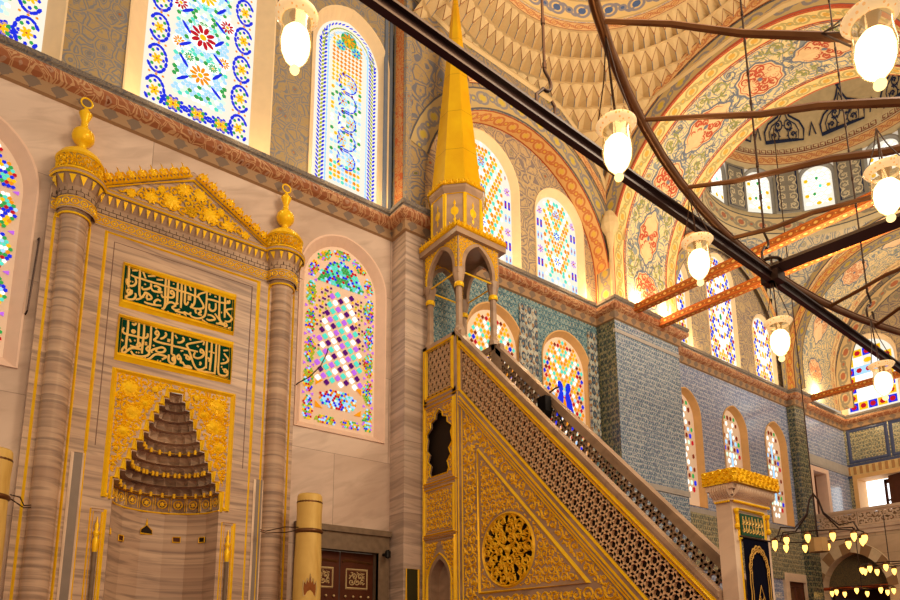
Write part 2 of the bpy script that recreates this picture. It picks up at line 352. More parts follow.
def ngon(cx, cy, rx, ry, n, a=0.0): return [(cx + rx*math.cos(a+2*PI*i/n), cy + ry*math.sin(a+2*PI*i/n)) for i in range(n)]
def ell(cx, cy, L, W, ang, n=8):
    ca, sa = math.cos(ang), math.sin(ang)
    return [(cx + L*math.cos(t)*ca - W*math.sin(t)*sa, cy + L*math.cos(t)*sa + W*math.sin(t)*ca) for t in [2*PI*i/n for i in range(n)]]
class Glass:
    def __init__(s, M, inside, h): s.b = MB(); s.M = M; s.ins = inside; s.h = h
    def pc(s, pts, c, clip=True, dh=0.0):
        if clip:
            for p in pts:
                if not s.ins(*p): return
        s.b.blob(s.M, pts, h0=s.h+dh, mi=c, flat=True)
    def grid(s, u1, v0, v1, sp, colf, nn=6, fill=.44, u0=0.0, ar=1.0, stag=True):
        """mirror-symmetric field of small panes"""
        j = 0; v = v0
        while v <= v1:
            i = 0; u = u0 + (sp/2 if (stag and j % 2) else 0)
            while u <= u1:
                r = random.uniform(.88, 1.1); c = colf(u, v, i, j)
                if c is not None:
                    for sg in ((1, -1) if u > 1e-6 else (1,)):
                        s.pc(ngon(sg*u, v, sp*fill*r, sp*fill*r*ar, nn, PI/nn if nn != 4 else 0), c)
                i += 1; u += sp
            j += 1; v += sp*ar*(.86 if stag else 1.0)
    def flower(s, cx, cy, r, cp, cc, n=8, back=None):
        if back is not None: s.pc(ngon(cx, cy, r*1.12, r*1.12, 14), back)
        for k in range(n): a = 2*PI*k/n; s.pc(ell(cx+.62*r*math.cos(a), cy+.62*r*math.sin(a), r*.34, r*.16, a), cp, dh=.002)
        s.pc(ngon(cx, cy, r*.25, r*.25, 8), cc, dh=.002)
    def medal(s, cx, cy, rx, ry, co, c2, cc, n=12, big=True):
        """lobed medallion: outline panes, inner dots, central flower"""
        for k in range(n):
            a = 2*PI*(k+.5)/n; s.pc(ell(cx+.86*rx*math.cos(a), cy+.86*ry*math.sin(a), .3*ry*(6/n)*1.6, .17*rx, math.atan2(ry*math.cos(a), -rx*math.sin(a)), 6), co)
        for k in range(8):
            a = 2*PI*k/8; s.pc(ngon(cx+.58*rx*math.cos(a), cy+.6*ry*math.sin(a), .17*rx, .2*rx, 5), c2 if k % 2 else co)
        for k in range(6):
            a = 2*PI*k/6; s.pc(ell(cx+.28*rx*math.cos(a), cy+.32*rx*math.sin(a), .26*rx, .15*rx, a, 6), cc)
        s.pc(ngon(cx, cy, .1*rx, .1*rx, 6), RED if cc == YEL else YEL)
    def finish(s, parent): return s.b.build('glass', GC, parent)

WN = [0]
def window(M, w, h, rise, design, label, reveal=.22, fw=.12, frame_m=plaster, sheet_m=tracery_warm, v0=0.0, bars=None, fmode='splay'):
    """M(u,v,h): u from the window's middle, v up from its sill, h towards the room. Outer outline w x h is the wall's opening"""
    WN[0] += 1; r = empty('window_%d' % WN[0], M(0, 0, 0)); tag(r, label, 'window', kind='structure')
    out = arch(w, h, rise); inn = inset(w, h, rise, fw); n = len(out)
    b = MB(); lip = .025
    ring = [(1.04, lip)]
    o2 = [(x*(1+.05/w), y + (.03 if y > .02 else -.0)) for x, y in out]
    vs = [M(x, y, 0) for x, y in o2] + [M(x, y, lip) for x, y in o2] + [M(x, y, lip) for x, y in out]
    vs += [M(x, y, -reveal) for x, y in inn] if fmode == 'splay' else [M(x, y, lip) for x, y in inn]
    if fmode != 'splay': vs += [M(x, y, -reveal) for x, y in inn]
    rows = len(vs)//n
    b.add(vs, [(k*n+i, k*n+(i+1) % n, (k+1)*n+(i+1) % n, (k+1)*n+i) for k in range(rows-1) for i in range(n)])
    b.build('window_frame', frame_m, r)
    b = MB(); b.poly([M(x, y, -reveal) for x, y in inn], inn); b.build('tracery', sheet_m, r)
    gw, gh, gr = w-2*fw, h-2*fw, max(rise-fw*.8, .05)
    marg = .03; ins = inpoly([(x, y+fw) for x, y in inset(gw, gh, gr, marg)])
    g = Glass(M, ins, -reveal+.012); design(g, gw, gh, gr, fw); g.finish(r)
    if bars:
        b = MB()
        for k in range(1, bars): b.ribbon(M, [(-gw/2, fw+gh*k/bars), (gw/2, fw+gh*k/bars)], .02, .02, h0=-reveal+.02)
        b.build('saddle_bar', iron, r)
    return settle(r)

# designs: g glass collector; gw, gh glass size; gr arch rise; s0 the sill height of the glass
def ds_upper_big(g, gw, gh, gr, s0):
    W = gw/2; bw = gw*.2
    v = s0 + bw*.75
    while v < s0+gh:
        for sg in (-1, 1):
            g.medal(sg*(W-bw*.56), v, bw*.48, bw*.80, BLU, GRN, YEL, 14)
            for dx, dy in ((-.3, .85), (.3, .85), (0, .82), (0, .94)): g.pc(ngon(sg*(W-bw*.58)+dx*bw, v+dy*bw, .04*bw*1.6, .04*bw*1.6, 5), ORA)
        v += bw*1.64
    for k in (-1, 0, 1): g.medal(k*gw*.22, s0+bw*.5, bw*.6, bw*.36, BLU, GRN, YEL, 12)
    w2 = W-bw*1.25; y0 = s0+bw*1.2
    def col(u, v, i, j): return random.choice([SKY, PAL, PAL, SKY, WHI, TUR, WHI, GRN, SKY])
    g.grid(w2, y0, s0+gh, .076, col, 5, .56)
    for (x, y, r, a, b) in ((0, .5, .19, ORA, YEL), (0, 1.25, .24, RED, YEL), (0, 2.1, .2, YEL, ORA), (.38, .95, .11, ORA, YEL), (.4, 1.7, .13, RED, YEL), (.36, 2.4, .12, ORA, RED), (0, 2.85, .18, RED, YEL), (.2, .75, .09, GRN, YEL)):
        for sg in ((1, -1) if x else (1,)): g.flower(sg*x, y0+y, r, a, b, 10, back=WHI)
    for k in range(9):
        for sg in (-1, 1): g.pc(ell(sg*.28, y0+.3+k*.33, .13, .03, sg*(.9 if k % 2 else -.7)), BLU, dh=.004)
def ds_upper_arch(g, gw, gh, gr, s0):
    W = gw/2
    v = s0+.08; k = 0
    while v < s0+gh:
        for cxx, c in ((W-.09, BLU), (W-.15, OLI), (W-.2, BLU), (W-.26, SKY)):
            for sg in (-1, 1): g.pc(ell(sg*cxx, v + (.03 if c in (OLI, SKY) else 0), .048, .02, sg*(.9 if c == BLU and cxx > W-.1 else -.9) if c != SKY else 1.57), c)
        v += .085; k += 1
    for i in range(-5, 6): g.pc(ell(i*.1, s0+.09, .035, .014, .5*(-1)**i), BLU)
    n = 22
    for lay, rr, c in ((0, W-.09, BLU), (1, W-.17, OLI), (2, W-.24, SKY)):
        for i in range(n):
            a = PI*(i+.5)/n; g.pc(ell(rr*math.cos(a), s0+gh-gr+ (rr*gr/W)*math.sin(a), .05, .015, a+PI/2+.5*(1-lay)), c)
    w2 = W-.32
    top = s0+gh-gr*.45
    for v in [s0+.25+i*.09 for i in range(int((top-s0-.2)/.09))]:
        f = (v-s0)/gh
        for u in [-w2+.06+i*.085 for i in range(int(2*w2/.085))]:
            if f < .17: c = random.choice([YEL, SKY, ORA, TUR])
            elif f > .62: c = ORA if (int((u+v)*12) + int((v-u)*12)) % 2 else YEL
            else: c = random.choice([PAL, SKY, WHI, SKY, GRN, YEL, PAL])
            g.pc(ngon(u, v, .042, .042, 5 if f < .62 else 4), c)
    for k in range(5):
        y = s0+.75+k*.42
        for sg in (-1, 1):
            for i in range(7):
                a = -PI/2+PI*i/6; g.pc(ell(sg*(.02+.17*math.cos(a)), y+.19*math.sin(a), .05, .016, a+PI/2), BLU, dh=.004)
        g.flower(0.1*(-1)**k, y, .1, YEL, RED, 6, back=SKY)
        g.pc(ngon(-.1*(-1)**k, y+.2, .03, .03, 5), BRO, dh=.004)
    g.flower(0, s0+gh-.42, .16, ORA, YEL, 8, back=GRN)
    for sg in (-1, 1): g.flower(sg*.17, s0+gh-.62, .1, BLU, YEL, 6, back=TUR)
def mosaic(g, poly, sp, cols, nn=5):
    ins = inpoly(poly); xs = [p[0] for p in poly]; ys = [p[1] for p in poly]; y = min(ys); j = 0
    while y < max(ys):
        x = min(xs) + (sp/2 if j % 2 else 0)
        while x < max(xs):
            if ins(x, y):
                cc = random.choice(cols); g.pc(ngon(x, y, sp*.54, sp*.54, nn, random.random()*3), cc, dh=random.random()*.003)
            x += sp
        y += sp*.86; j += 1
def border_cells(g, gw, gh, gr, s0, bw, L, cols, sp=.045, tri=LIL):
    """lobed cartouches of mosaic running round the window"""
    W = gw/2; top = gh-gr
    n = max(1, round(top/L)); L2 = top/n
    for k in range(n):
        for sg in (-1, 1):
            cx, cy = sg*(W-bw*.55), s0+(k+.5)*L2; mosaic(g, ngon(cx, cy, bw*.42, L2*.44, 8, PI/8), sp, cols)
            for d in (-1, 1): g.pc([(cx+d*bw*.42, cy+L2*.5-.032), (cx+d*bw*.42, cy+L2*.5+.032), (cx+d*bw*.2, cy+L2*.5)], tri)
    m = 5
    for k in range(m):
        a = PI*(k+.5)/m; R1 = W-bw*.55
        mosaic(g, ell(R1*math.cos(a), s0+top+(R1*gr/W)*math.sin(a), .27*W*.9, bw*.36, a+PI/2, 10), sp, cols)
    k2 = max(2, round((gw-2*bw)/L))
    for k in range(k2):
        cx = -W+bw+(k+.5)*(gw-2*bw)/k2; mosaic(g, ngon(cx, s0+bw*.5, (gw-2*bw)/k2*.44, bw*.38, 8, PI/8), sp, cols)
def ds_low_plaid(g, gw, gh, gr, s0):
    cols = [OLI, GRN, YEL, OLI, RED, BLU, TUR, ORA, OLI, SKY, LIL]
    bw = .25; border_cells(g, gw, gh, gr, s0, bw, .55, cols, .042)
    W = gw/2-bw-.03; y0 = s0+bw+.05; y1 = s0+gh-bw-.1
    mosaic(g, ngon(0, y0+.22, W*.85, .2, 8, PI/8), .05, [SKY, SKY, TUR, ORA, PAL, RED, BLU])
    for sg in (-1, 1):
        for d in (.02, .42): g.pc([(sg*W, y0+d), (sg*W, y0+d+.12), (sg*(W-.15), y0+d+(.0 if d < .2 else .12))], ORA)
    yb = y0+.5; yt = y1-.55
    mosaic(g, [(-W, yt+.12), (W, yt+.12), (W*.95, yt+.28), (W*.5, y1-.03), (0, y1+.06), (-W*.5, y1-.03), (-W*.95, yt+.28)], .055, [TUR, GRN, SKY, RED, GRN, TUR, BLU])
    # sloping plaid of quatrefoils
    sp = .128
    hexa = inpoly([(-W*.98, yb), (W*.98, yb), (W*.98, yb+(yt-yb)*.35), (W*.52, yt), (-W*.52, yt), (-W*.98, yb+(yt-yb)*.55)])
    for i in range(-24, 25):
        for j in range(-24, 25):
            x = (i*.86 + j*.5)*sp; y = yb+.6 + (i*.5 - j*.86)*sp
            if hexa(x, y):
                st = (i) % 5
                c = {0: WHI, 1: PUR, 2: TUR, 3: LIL, 4: PUR}[st] if (i+j) % 2 or st in (0, 2) else {1: LIL, 3: WHI, 4: TUR}.get(st, PUR)
                for dx, dy in ((1, 0), (-1, 0), (0, 1), (0, -1)): g.pc(ngon(x+dx*.028, y+dy*.028, .031, .031, 6), c)
                g.pc(ngon(x, y, .04, .04, 4), c)
            elif abs(x) < W and yb+.3 < y < yt:
                for q in range(4): g.pc(ngon(x+(q % 2-.5)*.07, y+(q//2-.5)*.07, .027, .027, 4, PI/4), [PUR, OLI, YEL, PUR][q])
def ds_low_mosaic(g, gw, gh, gr, s0):
    border_cells(g, gw, gh, gr, s0, .36, .62, [GRN, RED, BLU, TUR, YEL, GRN, WHI, ORA, BLU, SKY], .055)
    mosaic(g, [(x*.6, s0+.5+(y)*.8) for x, y in arch(gw*.8, gh, gr)], .06, [GRN, RED, BLU, TUR, YEL, WHI])
def ds_tile_low(g, gw, gh, gr, s0):
    W = gw/2
    def col(u, v, i, j):
        if u > W*.62 or v > s0+gh-gr*.42: return [BLU, ORA, TUR, RED, ORA, BRO][(j+i*2) % 6]
        if v > s0+gh*.55: return [YEL, ORA, WHI, TUR][(i*3+j) % 4]
        return [WHI, PAL, ORA, RED, SKY][(i*2+j) % 5]
    g.grid(W, s0+.04, s0+gh, .105, col, 4, .48, ar=1.15)
    for sg in (-1, 1):
        g.pc(ell(sg*.19, s0+gh*.36, gh*.19, .12, PI/2+sg*.2, 12), BLU, dh=.004)
        g.pc(ell(sg*.13, s0+gh*.57, .14, .09, PI/2-sg*.3, 8), BLU, dh=.004)
    g.pc(ngon(0, s0+gh*.42, .06, .14, 8), ORA, dh=.006); g.pc(ngon(0, s0+gh*.6, .05, .07, 6), YEL, dh=.006)
def ds_up_b(g, gw, gh, gr, s0):
    W = gw/2; n = int(gh/.34)
    for k in range(n):
        for sg in (-1, 1):
            y = s0+.2+k*.34
            if k % 3 == 2: g.flower(sg*(W-.13), y, .11, LIL, RED, 8, back=SKY)
            else:
                for dx in (-.055, .055): g.pc(ngon(sg*(W-.13)+dx, y, .045, .14, 4, PI/4), [SKY, BLU, TUR][(k) % 3]); g.pc(ngon(sg*(W-.13)+dx, y-.0, .018, .06, 5), RED, dh=.003)
    w2 = W-.27
    g.grid(w2, s0+.5, s0+gh-.06, .10, lambda u, v, i, j: [ORA, YEL, WHI, ORA, PAL, YEL, TUR][(i*3+j*2) % 7], 5, .5, ar=1.2)
    g.flower(0, s0+gh*.58, .12, BLU, WHI, 8, back=PAL); g.flower(0, s0+gh*.3, .12, BLU, YEL, 6, back=WHI); g.flower(0, s0+gh*.82, .1, RED, YEL, 6, back=SKY)
    g.grid(w2, s0+.08, s0+.42, .13, lambda u, v, i, j: [TUR, WHI, SKY, PAL][(i+j) % 4], 6, .42)
def ds_up_c(g, gw, gh, gr, s0):
    W = gw/2
    def col(u, v, i, j):
        if u > W*.52 or v > s0+gh-gr*.4: return [YEL, BLU, YEL, WHI, BLU, RED, YEL, BLU][(j*3+i) % 8]
        if v < s0+gh*.2: return [YEL, WHI, RED, YEL][(i+j) % 4]
        return [WHI, YEL, WHI, BLU, WHI, ORA, WHI][(i*2+j*3) % 7]
    g.grid(W, s0+.05, s0+gh, .125, col, 6, .48, ar=1.1)
    g.pc(ngon(0, s0+gh*.45, .1, .3, 12), WHI, dh=.003); g.pc(ngon(0, s0+gh*.45, .07, .12, 8), YEL if gh < 2.6 else GRN, dh=.006)
def ds_low_c(g, gw, gh, gr, s0):
    W = gw/2
    def col(u, v, i, j):
        if u > W*.5 or v > s0+gh-gr*.6: return [None, BLU, BRO, GRN, None, BRO, RED][(j*2+i) % 7]
        return [SKY, WHI, None, WHI, PAL, BRO][(j+i) % 6]
    g.grid(W, s0+.06, s0+gh, .17, col, 6, .34, ar=1.3)
    for k in range(3): g.pc([(-.05, s0+gh*(.2+.22*k)), (.05, s0+gh*(.2+.22*k)), (.05, s0+gh*(.36+.22*k)), (-.05, s0+gh*(.36+.22*k))], SKY, dh=.004)
def ds_side(g, gw, gh, gr, s0):
    W = gw/2; c = gw/5
    n = int(gh/c)+1
    for j in range(n+1):
        for i in range(-2, 3):
            x, y = i*c*.93, s0+(j+.62)*c
            if abs(i) == 2 or j == 0 or y > s0+gh-gr*.55:
                bl = (i+j) % 2 == 0
                g.pc(ngon(x, y, c*.6, c*.6, 4, PI/4), BLU if bl else YEL); g.pc(ngon(x, y, c*.3, c*.3, 6), YEL if bl and j % 2 else RED, dh=.004)
            elif j == n-3 and i == 0: g.pc(ngon(x, y, c*.4, c*.3, 8), YEL)
            elif j == n-4: g.pc(ngon(x, y, c*.66, c*.66, 4, PI/4), SKY); g.pc(ngon(x, y, c*.3, c*.3, 6), RED, dh=.004)
            else: g.pc(ngon(x, y, c*.68, c*.68, 4, PI/4), WHI)
def ds_drum(g, gw, gh, gr, s0):
    W = gw/2
    g.grid(W, s0+.05, s0+gh, .16, lambda u, v, i, j: None if u > W*.9 else WHI, 4, .5)
    for k in range(5):
        for sg in (-1, 1): g.pc(ngon(sg*(W-.12), s0+.2+k*.27, .065, .065, 8), YEL if (k+(sg > 0)) % 2 else WHI, dh=.004)
    for x, y, q in ((0, .16, YEL), (-.1, .5, GRN), (.08, .75, TUR), (0, 1.05, GRN)): g.pc(ngon(x, s0+y, .08 if q == YEL else .045, .06, 8), q, dh=.005)

# ------------------------------------------------------------------ ornament
def scroll(b, M, ins, cx, cy, r, sg, a0, w, h, h0=0.0, flower=True, mi=0, leaf=1.0):
    pts = []; n = 16
    for i in range(n+1):
        t = i/n; a = a0 + sg*t*2*PI*1.25; rr = r*(1.0 - .72*t); p = (cx+rr*math.cos(a), cy+rr*math.sin(a))
        if ins(*p): pts.append(p)
        else:
            if len(pts) > 2: b.ribbon(M, pts, w, h, h0=h0, mi=mi)
            pts = []
    if len(pts) > 2: b.ribbon(M, pts, w, h, h0=h0, mi=mi)
    for k, t in enumerate((.05, .2, .35, .5, .66)):
        a = a0 + sg*t*2*PI*1.25; rr = r*(1.0-.72*t)
        for side in ((1, -1) if k % 2 == 0 else (1,)):
            R2 = rr + side*r*.17; x, y = cx+R2*math.cos(a), cy+R2*math.sin(a)
            L = r*.2*leaf; q = ell(x, y, L, L*.42, a + (.7*side*sg), 6)
            if all(ins(*p) for p in q): b.blob(M, q, h, mi=mi, h0=h0)
    if flower:
        q = []
        for i in range(12):
            rr = r*(.26 if i % 2 == 0 else .17); a = 2*PI*i/12; q.append((cx+rr*math.cos(a), cy+rr*math.sin(a)))
        if all(ins(*p) for p in q): b.blob(M, q, h*1.3, mi=mi, h0=h0)
def fill_scroll(b, M, poly, cell, w, h, h0=0.0, mi=0, flower=True, leaf=1.0):
    ins = inpoly(poly); xs = [p[0] for p in poly]; ys = [p[1] for p in poly]
    j = 0; y = min(ys)+cell*.5
    while y < max(ys)+cell*.5:
        i = 0; x = min(xs)+cell*(.5 if j % 2 == 0 else 0)
        while x < max(xs)+cell*.5:
            scroll(b, M, ins, x, y, cell*.5, 1 if (i+j) % 2 else -1, (i*1.9+j*1.3), w, h, h0, flower, mi, leaf); i += 1; x += cell
        y += cell*.88; j += 1
def inset_poly(poly, d):
    """shrink a convex, counter-clockwise or clockwise outline by d"""
    n = len(poly); cx = sum(p[0] for p in poly)/n; cy = sum(p[1] for p in poly)/n; L = []
    for i in range(n):
        a = poly[i]; c = poly[(i+1) % n]; dx, dy = c[0]-a[0], c[1]-a[1]; l = math.hypot(dx, dy); nx, ny = -dy/l, dx/l
        if (cx-a[0])*nx+(cy-a[1])*ny < 0: nx, ny = -nx, -ny
        L.append((a[0]+nx*d, a[1]+ny*d, dx/l, dy/l))
    out = []
    for i in range(n):
        x1, y1, a1, b1 = L[i-1]; x2, y2, a2, b2 = L[i]; D = a1*b2-b1*a2
        t = ((x2-x1)*b2-(y2-y1)*a2)/D; out.append((x1+a1*t, y1+b1*t))
    return out
def mould(b, M, poly, w, h, h0=0.0, mi=0): b.ribbon(M, poly, w, h, closed=True, h0=h0, mi=mi)
def crest(b, M, p, q, unit, hgt, h=.02, h0=0.0, up=None):
    """row of openwork flowers standing on the line p-q"""
    L = math.hypot(q[0]-p[0], q[1]-p[1]); n = max(1, round(L/unit)); dx, dy = (q[0]-p[0])/L, (q[1]-p[1])/L
    nx, ny = up if up else (-dy, dx); u_ = L/n
    T = lambda a, c, k: (p[0]+dx*((k+.5)*u_+a*u_)+nx*c*hgt, p[1]+dy*((k+.5)*u_+a*u_)+ny*c*hgt)
    for k in range(n):
        b.blob(M, [T((.34 if i % 2 else .24)*math.cos(2*PI*i/12), .50+(.34 if i % 2 else .24)*math.sin(2*PI*i/12), k) for i in range(12)], h, h0=h0)
        b.blob(M, [T(*c_, k) for c_ in ((-.07, .74), (0, .7), (.07, .74), (.03, .9), (0, 1.05), (-.03, .9))], h, h0=h0)
        for sg in (-1, 1):
            b.ribbon(M, [T(sg*.02, .05, k), T(sg*.25, .12, k), T(sg*.42, .36, k), T(sg*.33, .6, k), T(sg*.22, .66, k)], .13*hgt, h, h0=h0)
            b.blob(M, [T(*c_, k) for c_ in ((sg*.2, .1), (sg*.34, .02), (sg*.5, .1), (sg*.36, .22))], h, h0=h0)
        b.ribbon(M, [T(0, 0, k), T(0, .36, k)], .12*hgt, h, h0=h0)
    b.ribbon(M, [T(-.5, .03, 0), T(.5, .03, n-1)], .1*hgt, h, h0=h0)
def arch2d(c, zc, R, zb, n=28, a0=0.0, a1=PI):
    """stilted half circle in (s, z) with its arc length"""
    pts = [(c+R*math.cos(a0), zb)] + [(c+R*math.cos(a0+(a1-a0)*i/n), zc+R*math.sin(a0+(a1-a0)*i/n)) for i in range(n+1)] + [(c+R*math.cos(a1), zb)]
    L = [0]
    for i in range(1, len(pts)): L.append(L[-1]+math.hypot(pts[i][0]-pts[i-1][0], pts[i][1]-pts[i-1][1]))
    return pts, L
def arch_band(b, M, c, zc, r0, r1, zb, h=0.0, mi=0, n=28, a0=0.0, a1=PI, right=False, leg=True):
    """flat band round an arch, UV along and across"""
    p0, L = arch2d(c, zc, r0, zb, n, a0, a1); p1, _ = arch2d(c, zc, r1, zb, n, a0, a1)
    if right: p0, L, p1 = p0[:-1], L[:-1], p1[:-1]
    if not leg: p0, L, p1 = p0[1:], L[1:], p1[1:]
    vs = [M(x, y, h) for x, y in p0] + [M(x, y, h) for x, y in p1]; k = len(p0)
    b.add(vs, [(i, i+1, k+i+1, k+i) for i in range(k-1)], mi, [(l, 0) for l in L]+[(l, 1) for l in L])
def soffit_map(x0, c, zc, R, zb):
    """M(u,v,h): u arc length from the wall side's springing, v across from x0, h into the room"""
    def M(u, v, h):
        st = zc-zb; r = R-h
        if u <= st: return (x0+v, c+r, zb+u)
        a = (u-st)/R
        if a <= PI: return (x0+v, c+r*math.cos(a), zc+r*math.sin(a))
        return (x0+v, c-r, zc-(u-st-PI*R))
    return M

# ------------------------------------------------------------------ the setting: walls
def wall_y(name, x0, x1, z0, z1, y, mat, holes=(), label=None):
    """wall facing -Y; holes are outlines in (x, z)"""
    b = MB(); loops = [[Vector((x0, z0, 0)), Vector((x1, z0, 0)), Vector((x1, z1, 0)), Vector((x0, z1, 0))]]
    for hh in holes: loops.append([Vector((p[0], p[1], 0)) for p in hh])
    pts = [p for l in loops for p in l]; tr = tessellate_polygon(loops)
    b.add([(p.x, y, p.y) for p in pts], [tuple(t) for t in tr]); return tag(b.build(name, mat), label, 'wall', kind='structure')
def wall_x(name, y0, y1, z0, z1, x, mat, holes=(), label=None):
    b = MB(); loops = [[Vector((y0, z0, 0)), Vector((y1, z0, 0)), Vector((y1, z1, 0)), Vector((y0, z1, 0))]]
    for hh in holes: loops.append([Vector((p[0], p[1], 0)) for p in hh])
    pts = [p for l in loops for p in l]; tr = tessellate_polygon(loops)
    b.add([(x, p.x, p.y) for p in pts], [tuple(t) for t in tr]); return tag(b.build(name, mat), label, 'wall', kind='structure')
def hole(cx, z0, w, h, rise): return [(cx+x, z0+y) for x, y in arch(w, h, rise)]

ZC0, ZC1 = 9.33, 9.80       # cornice
# windows: (centre, sill, outer width, outer height, rise)
A_low = [(-.40, 5.20, 2.10, 3.62, 1.05), (5.52, 5.22, 1.74, 3.76, .92)]
A_up = [(-.42, 9.86, 2.30, 4.6, 1.1), (2.78, 9.86, 2.34, 4.6, 1.1), (5.56, 9.84, 1.66, 4.12, .95)]
B_low = [(9.2, 5.8, 1.62, 3.05, .85), (11.42, 5.8, 1.62, 3.05, .85)]
B_up = [(8.96, 9.84, 2.06, 3.1, 1.1), (11.36, 9.84, 1.66, 2.68, .86)]
C_low = [(16.2, 5.3, 1.3, 3.3, .75), (18.65, 5.3, 1.3, 3.3, .75), (21.05, 5.3, 1.3, 3.3, .75)]
C_up = [(16.05, 9.76, 1.36, 3.0, .8), (18.5, 9.76, 1.56, 3.75, .9), (20.9, 9.76, 1.36, 2.45, .76)]
mih_hole = [(1.74, .0), (3.58, .0), (3.58, 5.5), (1.74, 5.5)]
door_hole = [(4.92, 0), (6.30, 0), (6.30, 3.22), (4.92, 3.22)]
wall_y('wall_front', -4, 6.55, .001, ZC1, 10, marble_wall, [hole(*a) for a in A_low] + [[(1.74, .02), (3.58, .02), (3.58, 5.5), (1.74, 5.5)], [(4.92, .02), (6.30, .02), (6.30, 3.22), (4.92, 3.22)]], 'pale veined marble wall behind the gilded prayer niche')
wall_y('wall_front_upper', -4, 6.55, ZC1, 17, 10, paint_upper, [[(min(max(x, -3.99), 6.54), max(z, ZC1+.01)) for x, z in hole(*a)] for a in A_up], 'upper wall painted with grey foliage above the niche cornice')
wall_y('wall_tiled', 7.05, 12.55, .0, ZC1, 10, tile_teal, [hole(*a) for a in B_low], 'blue and teal tiled wall behind the pulpit staircase')
wall_y('wall_lunette', 6.5, 12.7, ZC1, 14.0, 10, paint_niche, [hole(a[0], max(a[1], ZC1+.01), *a[2:]) for a in B_up], 'painted lunette with two arched windows above the tiled wall')
wall_y('wall_tiled_far', 15.15, 22.0, .0, ZC1, 10, tile_lilac, [hole(*a) for a in C_low]+[[(20.9, .02), (21.95, .02), (21.95, 3.55), (20.9, 3.55)]], 'lilac blue tiled wall with three arched windows beyond the tiled pier')
wall_y('wall_lunette_far', 15.0, 22.6, ZC1, 16.5, 10, paint_niche, [hole(a[0], max(a[1], ZC1+.01), *a[2:]) for a in C_up], 'painted lunette with three arched windows under the small dome')
wall_y('wall_corner', 22.7, 26.2, .0, ZC1, 10, tile_lilac, [[(23.35, 5.85), (24.30, 5.85), (24.30, 7.40), (23.35, 7.40)]], 'blue tiled wall in the far corner beside the gallery')
# piers and pilasters: boxes with their own faces
def block(name, x0, x1, y0, y1, z0, z1, mats, label):
    b = MB(); P = [(x0, y1), (x0, y0), (x1, y0), (x1, y1)]
    for i in range(3):
        (a, c), (d, e) = P[i], P[i+1]; b.quad((a, c, z0), (d, e, z0), (d, e, z1), (a, c, z1), i if len(mats) > 1 else 0)
    b.quad((x0, y0, z1), (x1, y0, z1), (x1, y1, z1), (x0, y1, z1), 0)
    return tag(b.build(name, mats), label, 'pillar', kind='structure')
block('trim_1', 6.55, 7.05, 9.55, 10, 0, ZC1, [marble_pil], 'pale marble pilaster between the bronze door and the pulpit staircase')
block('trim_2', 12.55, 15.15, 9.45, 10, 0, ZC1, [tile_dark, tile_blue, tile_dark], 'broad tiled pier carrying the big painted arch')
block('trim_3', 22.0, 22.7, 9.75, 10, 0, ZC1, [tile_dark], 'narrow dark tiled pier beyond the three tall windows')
b = MB(); b.box(12.53, 9.42, 5.28, 15.17, 9.5, 5.42); b.box(15.15, 9.94, 5.1, 22.0, 10.02, 5.24); b.box(12.54, 9.43, ZC0-.34, 15.16, 9.5, ZC0-.25)
b.box(22.7, 9.95, 7.65, 26.2, 10.02, 7.95); b.box(22.7, 9.95, 7.60, 26.2, 10.02, 7.66)
tag(b.build('trim_4', plain('grey_string_course', rgb(176, 168, 160), .4)), 'thin grey ledge running across the tiled pier below the windows', 'ledge', kind='structure')
b = MB(); b.box(9.9, 9.96, 5.9, 10.45, 10.01, 9.1); b.box(12.05+.13, 9.96, 5.9, 12.5, 10.01, 9.1)
tag(b.build('trim_5', iznik('white_flower_tiles', rgb(206, 206, 190), rgb(40, 70, 96), rgb(90, 100, 110), rgb(176, 130, 70), .42)), 'narrow panel of white floral tiles between two arched windows', 'tile panel', kind='structure')
b = MB(); b.box(15.15, 9.93, 3.6, 22.0, 9.99, 5.1); b.build('trim_6', tile_far); bpy.data.objects['trim_6']['kind'] = 'structure'; tag(bpy.data.objects['trim_6'], 'band of greenish tiles under the three tall windows', 'tile panel')

# cornice: one moulding swept along the plan
path = [(-4, 10), (6.55, 10), (6.55, 9.55), (7.05, 9.55), (7.05, 10), (12.55, 10), (12.55, 9.45), (15.15, 9.45), (15.15, 10), (22.0, 10), (22.0, 9.75), (22.7, 9.75), (22.7, 10), (26.2, 10), (26.2, -3)]
def offs(path, d):
    o = []
    for i, p in enumerate(path):
        ns = []
        for a, c in ((i-1, i), (i, i+1)):
            if a < 0 or c >= len(path): continue
            dx, dy = path[c][0]-path[a][0], path[c][1]-path[a][1]; l = math.hypot(dx, dy); ns.append((dy/l, -dx/l))
        o.append((p[0]+sum(n[0] for n in ns)*d if len(ns) > 1 and ns[0] != ns[1] else p[0]+ns[0][0]*d, p[1]+sum(n[1] for n in ns)*d if len(ns) > 1 and ns[0] != ns[1] else p[1]+ns[0][1]*d))
    return o
prof = [(.0, 9.31, 0), (.05, 9.33, 0), (.07, 9.50, 0), (.09, 9.51, 1), (.15, 9.54, 1), (.20, 9.60, 1), (.21, 9.66, 1), (.19, 9.71, 2), (.215, 9.73, 2), (.22, 9.80, 2), (.0, 9.84, 2)]
b = MB()
for k in range(len(prof)-1):
    a_, c_ = offs(path, prof[k][0]), offs(path, prof[k+1][0])
    for i in range(len(path)-1):
        b.quad((*a_[i], prof[k][1]), (*a_[i+1], prof[k][1]), (*c_[i+1], prof[k+1][1]), (*c_[i], prof[k+1][1]), prof[k+1][2])
tag(b.build('trim_7', [tan_trim, red_roll, grey_trim]), 'painted red brown cornice running round all walls', 'cornice', kind='structure')

